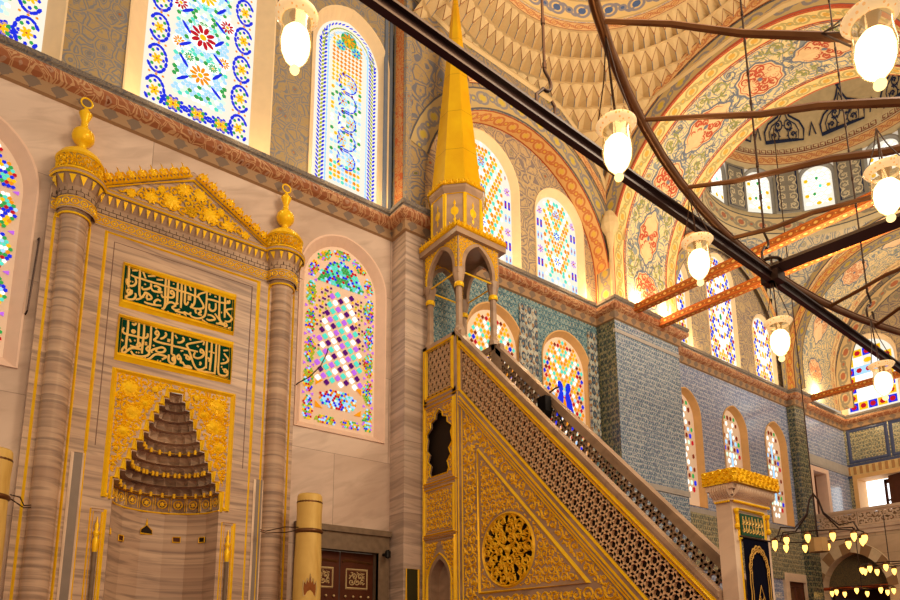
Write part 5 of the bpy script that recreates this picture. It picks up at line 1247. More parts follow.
# mouldings of the staircase side
g_ = MB(); m_ = MB()
def along(off, w, h, bb, ya=8.5, yb=4.10, x=S_): bb.ribbon(x, [(ya, zt(ya)-off), (yb, zt(yb)-off)], w, h)
for off, w in ((.175, .06), (.245, .018), (1.045, .045), (1.17, .05), (1.245, .02), (1.30, .03)): along(off, w, .04, g_, 8.46)
for y, z0, z1 in ((8.50, 0, 6.95), (8.40, 0, 5.58), (9.49, 0, 6.95), (8.475+.09, 0, 5.85)): g_.ribbon(S_, [(y, z0), (y, z1)], .022, .02)
g_.ribbon(S_, [(8.455, 5.86), (8.455, 6.78)], .05, .03); 
# frames in the landing's side
for q, w in (([(8.64, 5.99), (9.42, 5.99), (9.42, 6.93), (8.64, 6.93)], .05), ([(8.62, 4.42), (9.44, 4.42), (9.44, 5.82), (8.62, 5.82)], .035), ([(8.62, 3.50), (9.44, 3.50), (9.44, 4.30), (8.62, 4.30)], .035), ([(8.60, .2), (9.46, .2), (9.46, 3.42), (8.60, 3.42)], .03)):
    mould(g_, S_, q, w, .035); mould(g_, S_, inset_poly(q, .05), .012, .012)
for z in (4.37, 3.46, 5.9): g_.ribbon(S_, [(8.5, z), (9.49, z)], .018, .03)
g_.ribbon(S_, [(x, y) for x, y in [(ncc+.03+p[0]*1.28, p[1]+(.10 if p[1] > .1 else 0)) for p in arch(.52, 3.06, .46)]], .03, .03)
g_.ribbon(S_, nh+[nh[0]], .02, .025)
tri_in = [(8.0, 4.72), (8.0, 2.42), (5.85, 2.42)]
mould(g_, S_, tri_in, .05, .035)
g_.build('gilded_moulding', gold, mb)
# gilded relief
b = MB()
fill_scroll(b, S_, [(8.68, 3.56), (9.38, 3.56), (9.38, 4.24), (8.68, 4.24)], .13, .02, .018, leaf=1.3)
for sg in (1, -1):
    q = [(ncc+.03+sg*.36, 4.5), (ncc+.03+sg*.36, 5.76)] + [(ncc+.03, 5.76)] + [(ncc+.03+sg*(p[0]+.03), 4.52+p[1]+.03) for p in trefoil[::-1]]
    fill_scroll(b, S_, q, .1, .018, .016, leaf=1.4)
    q = [(ncc+.03+sg*.39, 2.4), (ncc+.03+sg*.39, 3.36), (ncc+.03+sg*.02, 3.36), (ncc+.03+sg*.2, 3.05), (ncc+.03+sg*.34, 2.7)]
    fill_scroll(b, S_, q, .1, .018, .016, leaf=1.4)
outer_t = [(8.36, 5.42), (8.36, 1.4), (4.4, 1.4)]
ins_tri = inpoly(tri_in); ot = [(8.37, 5.42), (8.37, 1.3), (4.55, 1.3)]
class _B(MB): pass
def fill_between(b, outer, inner, cell, w, h, leaf=1.3):
    io, ii = inpoly(outer), inpoly(inner); ins = lambda x, y: io(x, y) and not ii(x, y)
    xs = [p[0] for p in outer]; ys = [p[1] for p in outer]; j = 0; y = min(ys)+cell*.4
    while y < max(ys):
        i = 0; x = min(xs)+(cell*.5 if j % 2 else 0)
        while x < max(xs)+cell:
            scroll(b, S_, ins, x, y, cell*.52, 1 if (i+j) % 2 else -1, i*1.9+j*1.3, w, h, 0, True, 0, leaf); i += 1; x += cell
        y += cell*.88; j += 1
tri_out_mold = [(8.05, 4.85), (8.05, 2.36), (5.68, 2.36)]
fill_between(b, [(8.37, 5.54), (8.37, 1.2), (4.35, 1.2)], tri_out_mold, .19, .034, .022, 1.5)
b_in = [(7.95, 4.60), (7.95, 2.47), (5.98, 2.47)]
circ = [(mcy+(mr+.05)*math.cos(2*PI*i/30), mcz+(mr+.05)*math.sin(2*PI*i/30)) for i in range(30)]
fill_between(b, b_in, circ, .14, .026, .018, 1.5)
b.build('gilded_relief', gold_dark, mb)
# pierced medallion
b = MB(); C0 = (mcy, mcz); Mm = S_
circ0 = [(mcy+(mr)*math.cos(2*PI*i/40), mcz+(mr)*math.sin(2*PI*i/40)) for i in range(40)]
b.ribbon(Mm, circ0, .05, .03, closed=True)
ins = inpoly(circ0)
for rr, cnt, rs in ((.17, 6, .1), (.31, 9, .1), (.45, 14, .09)):
    for k in range(cnt):
        a = 2*PI*(k+.5*(cnt % 2))/cnt; x, y = mcy+rr*math.cos(a), mcz+rr*math.sin(a)
        scroll(b, Mm, ins, x, y, rs*1.05, 1 if k % 2 else -1, a+PI, .034, .025, leaf=1.6)
        b.ribbon(Mm, [(x, y), (mcy+(rr+.1)*math.cos(a+.2), mcz+(rr+.1)*math.sin(a+.2))], .026, .02)
b.blob(Mm, ngon(mcy, mcz, .07, .07, 12), .06)
b.build('pierced_medallion', gold_dark, mb)
# side screens of the stair: near and far
for X_, sg, nm in ((XM, 1, 'near'), (XW, -1, 'far')):
    Sx = PX(X_) if sg == 1 else PX(X_-.08)
    y0, y1 = 8.40, 4.22
    scr = [(y0, zt(y0)-(.26 if sg == 1 else .18)), (y1, zt(y1)-(.26 if sg == 1 else .18)), (y1, zt(y1)-1.02), (y0, zt(y0)-1.02)]
    b = MB(); lattice(b, PX(X_+.015) if sg == 1 else Sx, scr, .128, .036, .05, math.atan(1.076)); b.build('stair_screen', screen_m if nm == 'near' else marble_dark, mb)
    b = MB()
    ya, yb = 8.54, 4.05
    def rail(b, o0, o1, xa, xb):
        P = [(ya, zt(ya)-o0), (yb, zt(yb)-o0), (yb, zt(yb)-o1), (ya, zt(ya)-o1)]
        v = [(xa, y, z) for y, z in P]+[(xb, y, z) for y, z in P]; b.add(v, [(0, 1, 2, 3), (7, 6, 5, 4), (0, 4, 5, 1), (1, 5, 6, 2), (2, 6, 7, 3), (3, 7, 4, 0)])
    xa, xb = (X_-.03, X_+.10) if sg == 1 else (X_-.10, X_+.05)
    rail(b, 0, .07, xa, xb); rail(b, .07, .27 if sg == 1 else .19, X_-.0 if sg == 1 else X_-.09, X_+.07 if sg == 1 else X_+.0); rail(b, 1.02, 1.36, X_ - .01 if sg == 1 else X_-.09, X_+.07 if sg == 1 else X_)
    b.box(X_-.0 if sg == 1 else X_-.09, 8.40, 5.7, X_+.08 if sg == 1 else X_, 8.56, zt(8.54)-.05)
    b.build('handrail', marble_dark, mb)
    if sg == 1:
        b = MB(); P4 = [(8.4, zt(8.4)-.2), (yb, zt(yb)-.2), (yb, zt(yb)-1.1), (8.4, zt(8.4)-1.1)]; b.add([(X_+.075, y, z) for y, z in P4], [(0, 1, 2, 3)]); b.build('screen_shade_sheet', plain('screen_shade_sheet', rgb(44, 28, 18), .8), mb)  # dark sheet added behind the bars so the holes look shaded
# landing balustrade, side and back
for X_ in (XM, XW-.08):
    b = MB(); b.box(X_, 8.56, 5.86, X_+.08, 8.66, 7.02); b.box(X_, 9.40, 5.86, X_+.08, 9.52, 7.02); b.box(X_, 8.56, 5.86, X_+.08, 9.52, 6.0); b.box(X_, 8.56, 6.92, X_+.08, 9.52, 7.02); b.build('balustrade', marble_dark, mb)
for X_ in (XM+.02, XW-.06): b = MB(); lattice(b, PX(X_), [(8.66, 6.0), (9.40, 6.0), (9.40, 6.92), (8.66, 6.92)], .105, .03, .03, 0.0); b.build('balustrade_screen', screen_m, mb)
b = MB(); b.box(XM+.06, 8.6, 5.95, XM+.08, 9.45, 6.95); b.build('screen_shade_sheet', bpy.data.materials['screen_shade_sheet'], mb)  # same added dark sheet, shade behind the landing's screen
b = MB(); b.box(XM+.01, YA, 5.72, XW-.01, YK, 5.86); b.build('landing', marble_light, mb)
# canopy posts
for x in (7.03, 7.84):
    for y in (8.57, 9.42):
        b = MB(); b.lathe((x, y, 0), [(.10, 6.98), (.10, 7.06), (.072, 7.12), (.062, 7.18), (.058, 7.86), (.072, 7.9), (.072, 7.96), (.085, 8.02), (.115, 8.2), (.115, 8.22)], 8)
        p_ = b.build('canopy_post', marble_dark, mb)
        b = MB(); b.lathe((x, y, 0), [(.078, 7.87), (.09, 7.90), (.09, 7.93), (.078, 7.96)], 12); b.build('gilded_ring', gold, p_)
# arches
def arch_face(M, u0, u1, name, ex=.08):
    c = (u0+u1)/2; w = (u1-u0)-.16
    a = [(c+x, 8.12+y) for x, y in arch(w, .66, .50)]
    out = [(u0-ex, 8.12), (u0-ex, 8.86), (u1+ex, 8.86), (u1+ex, 8.12)]+a
    b = MB(); b.slab(M, out, -.07, 0); f = b.build('canopy_arch', marble_dark, mb)
    a2 = [(c+x, 8.14+y) for x, y in arch(w+.16, .70, .52)]
    b = MB(); oo = [(u0-.06, 8.2), (u0-.06, 8.84), (u1+.06, 8.84), (u1+.06, 8.2)]
    q1 = [(u0-.06, 8.18), (u0-.06, 8.84), (c, 8.84), (c, a2[12][1])] ; ins_a = inpoly(a2); ins_o = inpoly(oo)
    j = 0; y = 8.22
    while y < 8.9:
        x = u0-.06; i = 0
        while x < u1+.1: scroll(b, M, lambda p, q: ins_o(p, q) and not ins_a(p, q), x+(.05 if j % 2 else 0), y, .055, 1 if i % 2 else -1, i*1.7+j, .018, .012, leaf=1.6); x += .1; i += 1
        y += .085; j += 1
    b.ribbon(M, [p for p in a2], .014, .012)
    b.build('arch_relief', gold, f)
arch_face(PX(6.95), 8.57, 9.42, 'l', .01); arch_face(PY(8.49, 0, 0), 7.03, 7.84, 'f')
arch_face(PX(7.92, sg=1), 8.57, 9.42, 'r', .01); arch_face(PY(9.50), 7.03, 7.84, 'b')
b = MB()
for p, q in (((7.03, 8.53), (7.84, 8.53)), ((6.99, 8.57), (6.99, 9.42)), ((7.88, 8.57), (7.88, 9.42)), ((7.03, 9.46), (7.84, 9.46))): b.tube([(p[0], p[1], 8.17), (q[0], q[1], 8.17)], .016, 6)
b.build('tie_bar', gold, mb)
EX = (6.86, 8.42, 8.05, 9.53)
b = MB()
b.box(EX[0], EX[1], 8.84, EX[2], EX[3], 8.96); b.build('canopy_eave', marble_dark, mb)
b = MB(); crest(b, PY(EX[1]-.0), (EX[0], 8.95), (EX[2], 8.95), .13, .16, .025, .0); crest(b, PX(EX[0]), (EX[1], 8.95), (EX[3], 8.95), .13, .16, .025)
b.box(EX[0]+.01, EX[1]+.01, 8.94, EX[2]-.01, EX[1]+.02, 9.07); b.box(EX[0]+.01, EX[1]+.01, 8.94, EX[0]+.02, EX[3]-.01, 9.07)
crest(b, PX(EX[2], sg=1), (EX[1], 8.95), (EX[3], 8.95), .13, .16, .025)
b.build('canopy_cresting', gold, mb)
# eight-sided drum and spire
OC = (7.37, 9.02)
oct_ = lambda R, z, k: (OC[0]+R*math.cos(PI/8+k*PI/4), OC[1]+R*math.sin(PI/8+k*PI/4), z)
b = MB()
for k in range(8):
    b.quad(oct_(.50, 8.95, k), oct_(.50, 8.95, k+1), oct_(.50, 9.88, k+1), oct_(.50, 9.88, k)); b.quad(oct_(.50, 9.84, k), oct_(.50, 9.84, k+1), oct_(.56, 9.92, k+1), oct_(.56, 9.92, k)); b.quad(oct_(.56, 9.92, k), oct_(.56, 9.92, k+1), oct_(.56, 9.99, k+1), oct_(.56, 9.99, k)); b.quad(oct_(.56, 9.99, k), oct_(.56, 9.99, k+1), oct_(.1, 10.0, k+1), oct_(.1, 10.0, k))
dr = b.build('spire_drum', marble_dark, mb)
b = MB(); g2 = MB()
for k in range(8):
    p, q = Vector(oct_(.502, 0, k)), Vector(oct_(.502, 0, k+1)); t = (q-p).normalized(); nrm = Vector((t.y, -t.x, 0)); L_ = (q-p).length
    Mk = lambda u, v, h, p=p, t=t, nrm=nrm: tuple(p+t*u+nrm*h+Vector((0, 0, v)))
    mould(b, Mk, [(.02, 8.98), (L_-.02, 8.98), (L_-.02, 9.82), (.02, 9.82)], .03, .02)
    c = L_/2; b.blob(Mk, [(c+.075*math.cos(2*PI*i/14), 9.46+.09*math.sin(2*PI*i/14)) for i in range(14)], .012, h0=.002)
    for s_ in (1, -1): b.blob(Mk, [(c-.02, 9.46+s_*.09), (c-.012, 9.46+s_*.13), (c-.028, 9.46+s_*.16), (c, 9.46+s_*.24), (c+.028, 9.46+s_*.16), (c+.012, 9.46+s_*.13), (c+.02, 9.46+s_*.09)], .012, h0=.002)
    p2, q2 = Vector(oct_(.57, 0, k)), Vector(oct_(.57, 0, k+1)); L2 = (q2-p2).length
    Mk2 = lambda u, v, h, p=p2, t=t, nrm=nrm: tuple(p+t*u+nrm*h+Vector((0, 0, v)))
    crest(g2, Mk2, (0, 9.97), (L2, 9.97), .11, .12, .02)
b.build('drum_gilding', gold, dr); g2.build('spire_cresting', gold, dr)
b = MB()
sp_ = [(.53, 9.98), (.50, 10.15), (.30, 12.1), (.075, 14.35), (.04, 14.7)]
for k in range(8):
    for (r0, z0), (r1, z1) in zip(sp_, sp_[1:]): b.quad(oct_(r0, z0, k), oct_(r0, z0, k+1), oct_(r1, z1, k+1), oct_(r1, z1, k))
ax_ = MB()
b.build('spire', gold_leaf, mb)
b = MB(); b.lathe((OC[0], OC[1], 0), [(.05, 14.6), (.07, 14.68), (.04, 14.75), (.03, 14.9), (.06, 14.98), (.085, 15.05), (.06, 15.12), (.03, 15.18), (.03, 15.3), (.06, 15.4), (.03, 15.5), (.01, 15.8)], 12); b.build('spire_finial', gold, mb, smooth=True)
# portal at the foot of the stair
GX0, GX1, GY0, GY1 = 6.99, 7.76, 3.86, 4.04
b = MB()
b.box(GX0, GY0, 0, GX0+.12, GY1, 3.08); b.box(GX1-.12, GY0, 0, GX1, GY1, 3.08); b.box(GX0+.12, GY0+.02, 2.78, GX1-.12, GY1-.02, 3.08); b.box(GX0, GY0, 3.08, GX1, GY1, 3.20)
b.build('portal', marble_light, mb)
b = MB(); M = PY(GY0)
for i in range(3):
    d_ = .02+.025*i; b.box(GX0-d_, GY0-d_, 3.18+.06*i, GX1+d_, GY1+d_, 3.24+.06*i)
for i in range(22):
    u = GX0-.02+(GX1-GX0+.04)*(i+.5)/22
    b.add([(u-.016, GY0-.09, 3.35), (u+.016, GY0-.09, 3.35), (u+.016, GY0-.02, 3.2), (u-.016, GY0-.02, 3.2), (u, GY0-.10, 3.27)], [(0, 1, 4), (1, 2, 4), (2, 3, 4), (3, 0, 4)])
for i in range(8):
    u = GY0-.02+(GY1-GY0+.04)*(i+.5)/8
    b.add([(GX0-.08, u-.012, 3.35), (GX0-.08, u+.012, 3.35), (GX0-.02, u+.012, 3.2), (GX0-.02, u-.012, 3.2), (GX0-.09, u, 3.27)], [(0, 1, 4), (1, 2, 4), (2, 3, 4), (3, 0, 4)])
cap = b.build('portal_cornice', marble_light, mb)
b = MB()
for i in range(24): b.sphere((GX0+(GX1-GX0)*(i+.5)/24, GY0-.03, 3.17), .016, n=8)
b.build('gilded_bead_row', gold, cap); b = MB()
for i in range(7): b.sphere((GX0-.03, GY0+(GY1-GY0)*(i+.5)/7, 3.17), .014, n=8)
b.build('gilded_bead_row', gold, cap)
b = MB(); x0, x1, y0, y1 = GX0-.10, GX1+.09, GY0-.12, GY1+.09
b.box(x0, y0, 3.36, x1, y1, 3.52)
for M_, u0, u1 in ((PY(y0), x0, x1), (PX(x0), y0, y1)):
    fill_scroll(b, M_, [(u0, 3.36), (u1, 3.36), (u1, 3.52), (u0, 3.52)], .09, .018, .014, leaf=1.5)
b.build('portal_crown', gold, mb)
b = MB()
for x in (GX0+.05, GX1-.05): b.lathe((x, GY0-.02, 0), [(.01, 2.86), (.026, 2.88), (.026, 2.91), (.012, 2.93), (.018, 2.98), (.012, 3.03), (.028, 3.06), (.028, 3.09), (.0, 3.10)], 12)
mould(b, PY(GY0), [(GX0+.10, 2.76), (GX1-.10, 2.76), (GX1-.10, 3.10), (GX0+.10, 3.10)], .026, .02)
for x in (GX0+.11, GX1-.11): b.ribbon(PY(GY0), [(x, 0), (x, 2.76)], .02, .015)
b.build('portal_gilding', gold, mb)
b = MB(); b.slab(PY(GY0), [(GX0+.14, 2.81), (GX1-.14, 2.81), (GX1-.14, 3.05), (GX0+.14, 3.05)], 0, .012); ip = b.build('inscription_panel', plain('leaf_green_field', rgb(20, 70, 40), .5), mb)
b = MB(); u0, u1 = GX0+.16, GX1-.16; Mp = lambda u, v, h: (u, GY0-h, v+.04)
for i in range(7):
    u = u0+.03+(u1-u0-.06)*i/6; b.ribbon(Mp, [(u, 2.98+.01*(i % 2)), (u-.004, 2.90), (u-.016*(i % 3-.5), 2.82)], .010, .006, h0=.013)
    b.ribbon(Mp, [(u-.02, 2.83), (u, 2.8), (u+.025, 2.815), (u+.02, 2.85)], .010, .006, h0=.013); b.ribbon(Mp, [(u+.01, 2.9), (u+.03, 2.925), (u+.012, 2.95)], .009, .006, h0=.013)
b.ribbon(Mp, [(u0, 2.89), (u0+.16, 2.9), (u0+.3, 2.88), (u1, 2.9)], .009, .006, h0=.013)
b.build('lettering', cream_ink, ip)
settle(mb)
# curtain
cu = empty('curtain', (7.38, 3.86, 0)); tag(cu, 'black velvet curtain with gold embroidery hanging in the pulpit doorway', 'curtain')
b = MB(); vs = []; nx = 40
for j, z in enumerate((2.78, .9, .05)):
    for i in range(nx+1):
        x = 7.10+.55*i/nx; vs.append((x, 3.825+.004*math.sin(i*1.3)*(.3+.7*j), z))
b.add(vs, [(j*(nx+1)+i, j*(nx+1)+i+1, (j+1)*(nx+1)+i+1, (j+1)*(nx+1)+i) for j in range(2) for i in range(nx)]); b.build('cloth', velvet, cu)
b = MB(); Mp = lambda u, v, h: (u, 3.81-h, v+.12); c = 7.375
for sc_, w in ((1.0, .022), (.80, .012)):
    pts = []
    for i in range(60):
        a = PI*i/59; r = 1+.07*abs(math.sin(a*8)); pts.append((c+.20*sc_*math.cos(a)*r, 2.28+.28*sc_*math.sin(a)*r))
    left_ = [(c-.20*sc_*(1+.07*abs(math.sin(k*.9))), 2.26-.06*k) for k in range(1, 30)]; right_ = [(c+.20*sc_*(1+.07*abs(math.sin(k*.9))), 2.26-.06*k) for k in range(29, 0, -1)]
    b.ribbon(Mp, right_+pts+left_, w, .004)
for k in range(26):
    a = PI*k/25; b.ribbon(Mp, ngon(c+.182*math.cos(a), 2.28+.255*math.sin(a), .016, .016, 6), .008, .003, closed=True)
ins = inpoly([(c-.12, 1.5), (c+.12, 1.5), (c+.1, 1.9), (c+.05, 2.05), (c, 2.16), (c-.05, 2.05), (c-.1, 1.9)])
b.ribbon(Mp, [(c-.10, 1.75), (c-.1, 1.9), (c-.05, 2.02), (c, 2.14), (c+.05, 2.02), (c+.10, 1.9), (c+.10, 1.75)], .012, .004)
for i in range(5):
    for sg in (-1, 1): scroll(b, Mp, ins, c+sg*.045, 1.62+i*.09, .045, sg, i, .008, .003, leaf=1.5)
b.build('embroidery', plain('gold_thread', rgb(206, 156, 70), .5, .3), cu)
b = MB(); b.tube([(7.04, 3.82, 2.78), (7.70, 3.82, 2.78)], .010); b.build('rod', iron, cu); settle(cu)
# loudspeaker on the rail
ls = empty('loudspeaker', (7.86, 7.35, 5.6)); tag(ls, 'small black loudspeaker clamped to the staircase rail of the pulpit', 'loudspeaker')
CH1, CH2, CH3 = (15.316, 6.589, 3.839) , (19.925, 6.893, 3.601) , (22.74, 8.684, 3.262)
WORLD = .62
b = MB(); b.box(7.70, 7.22, 5.34, 7.88, 7.40, 5.60); b.add([(7.70, 7.22, 5.34), (7.88, 7.22, 5.34), (7.88, 7.40, 5.34), (7.70, 7.40, 5.34), (7.76, 7.28, 5.24), (7.88, 7.28, 5.24), (7.88, 7.38, 5.24), (7.76, 7.38, 5.24)], [(0, 1, 5, 4), (1, 2, 6, 5), (2, 3, 7, 6), (3, 0, 4, 7), (4, 5, 6, 7)])
b.build('speaker_box', black_m, ls)
b = MB(); b.tube([(7.86, 7.34, 5.58), (7.9, 7.34, 5.70), (7.93, 7.2, 5.76), (7.9, 7.1, 5.74)], .014, 6); b.tube([(7.85, 7.3, 5.6), (7.85, 7.1, 5.3), (7.85, 6.95, 4.98)], .012, 6); b.tube([(7.86, 7.30, 5.6), (7.93, 7.42, 5.82), (7.93, 7.5, 5.86)], .01, 6)
b.build('clamp_arm', black_m, ls); settle(ls)

# ------------------------------------------------------------------ gallery in the far corner
GX = 23.2
b = MB(); ac = [(9.05+x, z) for x, z in arch(1.86, 4.52, 1.15)]
out = [(9.999, 0), (9.999, 5.28), (-3, 5.28), (-3, 0)] ; out2 = out + [(y, max(z, 0)) for y, z in ac[::-1]]
out2 = [(9.999, 0), (9.999, 5.28), (-3, 5.28), (-3, 0)] + ac[::-1]
loops = [[Vector((y, z, 0)) for y, z in [(9.999, .0), (9.999, 5.28), (-3, 5.28), (-3, .0)]], [Vector((y, max(z, .02), 0)) for y, z in ac], [Vector((y-2.9, max(z, .02), 0)) for y, z in ac]]
pts = [p for l in loops for p in l]; b.add([(GX, p.x, p.y) for p in pts], [tuple(t) for t in tessellate_polygon(loops)])
for dy in (0, -2.9):
    n = len(ac); b.add([(GX, y+dy, z) for y, z in ac]+[(GX+.5, y+dy, z) for y, z in ac], [(i, i+1, n+i+1, n+i) for i in range(n-1)])
b.quad((GX, 10, 5.28), (26.2, 10, 5.28), (26.2, -3, 5.28), (GX, -3, 5.28))
wg = tag(b.build('wall_gallery', stone_far), 'stone gallery front with pointed arches in the far right corner', 'gallery wall', kind='structure')
b = MB(); M = PX(GX); no = 22
for dy in (0, -2.9):
    ai = [(9.05+dy+x, z) for x, z in arch(1.86, 4.52, 1.15, 12)][1:-1]; ao = [(9.05+dy+x, z) for x, z in arch(2.42, 4.86, 1.42, 12)][1:-1]
    for i in range(len(ai)-1):
        b.quad(M(*ai[i], .02), M(*ai[i+1], .02), M(*ao[i+1], .02), M(*ao[i], .02), (i//2) % 2)
    b.ribbon(M, ao, .04, .03, mi=0)
b.build('voussoir', [plain('white_stone', rgb(226, 200, 162), .6), plain('brown_stone', rgb(160, 122, 84), .6)], wg)
b = MB(); b.box(GX-.10, -3, 5.20, GX+.1, 9.96, 5.30); b.box(GX-.05, -3, 5.06, GX+.05, 9.98, 5.20)
b.box(GX-.04, -3, 5.78, GX+.05, 9.98, 5.86); 
b.build('string_course', marble_light, wg)
pr_ = tag(MB().build('parapet_anchor', marble_light), None) if False else None
b = MB(); M = PX(GX)
for k in range(10):
    y1 = 9.97-k*1.25; y0 = y1-1.2
    mould(b, M, [(y0, 5.33), (y1, 5.33), (y1, 5.76), (y0, 5.76)], .07, .02)
    ins = inpoly([(y0, 5.33), (y1, 5.33), (y1, 5.77), (y0, 5.77)])
    for i in range(6):
        for j in range(2): scroll(b, M, ins, y0+.1+i*.2, 5.44+j*.21, .12, 1 if (i+j) % 2 else -1, i+j, .042, .01, leaf=1.7)
tag(b.build('balustrade', marble_light), 'carved openwork stone balustrade along the far gallery', 'balustrade', kind='structure')
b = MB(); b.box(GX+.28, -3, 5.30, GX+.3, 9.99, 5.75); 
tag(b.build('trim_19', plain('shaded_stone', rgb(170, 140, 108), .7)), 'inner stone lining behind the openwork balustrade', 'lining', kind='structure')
b = MB(); b.box(26.10, 6, .0, 26.18, 10, 5.2); tag(b.build('wall_under_gallery', wood_dark), 'dark wooden wall under the gallery arch', 'wall', kind='structure')
b = MB(); q = [(9.05+x, z) for x, z in arch(1.86, 4.52, 1.15)]; q = [(y, max(z, 3.5)) for y, z in q]; b.poly([(GX+.42, y, z) for y, z in q[1:-1]], q[1:-1]); tag(b.build('wall_tympanum', ornate('tympanum_paint', rgb(120, 100, 66), rgb(66, 66, 56), rgb(90, 84, 60), rgb(150, 120, 70), 9.0)), 'dark patterned tympanum inside the far gallery arch', 'tympanum', kind='structure')
b = MB(); b.box(GX+.6, 9.9, 0, 26.1, 9.97, 5.2); tag(b.build('wall_under_gallery_side', wood_dark), 'dark side wall under the gallery', 'wall', kind='structure')
b = MB(); b.tube([(GX+.02, 9.96, 3.42), (GX+.02, 8.14, 3.42)], .05, 4); tag(b.build('tie_beam', beam_paint), 'orange tie beam across the far gallery arch', 'beam')
b = MB()
for y0 in (7.7, 8.25): b.box(26.04, y0, 1.8, 26.09, y0+.42, 3.1)
tag(b.build('window_40', glow('day_pane', rgb(220, 235, 255), 1.0)), 'pair of pale window panes under the gallery', 'window', kind='structure')
b = MB(); b.box(26.04, 9.55, 1.0, 26.09, 9.75, 3.1); tag(b.build('window_41', bpy.data.materials['day_pane']), 'narrow pale window strip under the gallery arch', 'window', kind='structure')
# openings above the gallery
w = empty('window_42', (26.2, 9.0, 6.0)); tag(w, 'open gallery window with a brown wooden shutter on its right side', 'window', kind='structure')
b = MB(); M = PX(26.2); 
b.slab(M, [(8.3, 6.0), (8.3, 7.46), (9.72, 7.46), (9.72, 6.0), (9.86, 6.0), (9.86, 7.60), (8.14, 7.60), (8.14, 6.0)], 0, .05)
for p, q in (((9.72, 6.0), (9.72, 7.46)), ((8.3, 6.0), (8.3, 7.46)), ((8.3, 7.46), (9.72, 7.46))): b.quad((26.2, p[0], p[1]), (26.2, q[0], q[1]), (26.9, q[0], q[1]), (26.9, p[0], p[1]))
b.build('window_frame', ochre, w)
b = MB(); b.quad((26.9, 8.2, 5.9), (26.9, 9.8, 5.9), (26.9, 9.8, 7.5), (26.9, 8.2, 7.5)); b.build('pane', glow('bright_sky_pane', rgb(255, 255, 255), 2.2), w)
b = MB(); b.box(26.72, 8.55, 6.0, 26.78, 8.63, 7.4); b.box(26.72, 9.02, 6.0, 26.78, 9.10, 7.4); b.box(26.72, 8.6, 6.62, 26.78, 9.06, 6.68); b.box(26.72, 8.6, 7.25, 26.78, 9.06, 7.4); b.build('sash', wood_door, w)
b = MB(); b.add([(26.15, 8.34, 6.0), (26.15, 8.34, 7.44), (26.45, 8.86, 7.44), (26.45, 8.86, 6.0), (26.19, 8.30, 6.0), (26.19, 8.30, 7.44), (26.49, 8.82, 7.44), (26.49, 8.82, 6.0)], [(0, 1, 2, 3), (7, 6, 5, 4), (0, 4, 5, 1), (1, 5, 6, 2), (2, 6, 7, 3), (3, 7, 4, 0)]); b.build('shutter', wood_door, w); settle(w)
w = empty('window_43', (23.8, 10, 5.85)); tag(w, 'small wooden window in a pale frame in the far tiled corner', 'window', kind='structure')
b = MB(); M = PY(10); b.slab(M, [(23.35, 5.85), (23.35, 7.40), (24.30, 7.40), (24.30, 5.85), (24.5, 5.85), (24.5, 7.56), (23.17, 7.56), (23.17, 5.85)], 0, .05)
for x in (23.35, 24.30): b.quad((x, 10, 5.85), (x, 10.4, 5.85), (x, 10.4, 7.4), (x, 10, 7.4))
b.quad((23.35, 10, 7.4), (24.3, 10, 7.4), (24.3, 10.4, 7.4), (23.35, 10.4, 7.4)); b.build('window_frame', plaster_pink, w)
b = MB(); b.quad((23.3, 10.4, 5.8), (23.75, 10.4, 5.8), (23.75, 10.4, 7.45), (23.3, 10.4, 7.45)); b.build('pane', glow('blue_day', rgb(190, 206, 232), .8), w)
b = MB(); b.box(23.72, 10.3, 5.8, 24.35, 10.36, 7.45); b.build('shutter', wood_door, w); settle(w)
d = empty('door_2', (21.42, 10, 0)); tag(d, 'low wooden door in a pale frame right of the black curtain', 'door', kind='structure')
b = MB(); b.slab(M, [(20.9, 0), (20.9, 3.55), (21.95, 3.55), (21.95, 0), (22.2, 0), (22.2, 3.8), (20.65, 3.8), (20.65, 0)], 0, .08); b.build('door_frame', marble_light, d)
b = MB(); b.box(20.6, 10.02, 0, 22.2, 10.12, 3.9)
mould(b, PY(10.02), [(21.0, 2.6), (21.38, 2.6), (21.38, 3.4), (21.0, 3.4)], .05, .02); mould(b, PY(10.02), [(21.46, 2.6), (21.86, 2.6), (21.86, 3.4), (21.46, 3.4)], .05, .02); b.build('leaf', wood_door, d); settle(d)

# ------------------------------------------------------------------ tie beams of the big arches
def beam(x, z, y0, y1, s, label):
    b = MB(); vs = []
    for y in (y0, y1): vs += [(x-s, y, z-s), (x+s, y, z-s), (x+s, y, z+s), (x-s, y, z+s)]
    L_ = abs(y1-y0); q = [(0, 1, 5, 4), (1, 2, 6, 5), (2, 3, 7, 6), (3, 0, 4, 7)]
    for f in q: b.add([vs[i] for i in f], [(0, 1, 2, 3)], 0, [(0, 0), (0, 1), (L_, 1), (L_, 0)])
    return tag(b.build('tie_beam', beam_paint, uv=True), label, 'beam', 'painted tie beams under the big arch' if x < 20 else None)
beam(13.15, 9.68, 9.47, -1.0, .09, 'painted orange tie beam, upper one from the tiled pier')
beam(14.2, 9.62, 9.47, -1.0, .09, 'painted orange tie beam, lower one from the tiled pier')
beam(22.9, 9.70, 9.74, 2.0, .09, 'orange tie beam crossing in front of the far side window')

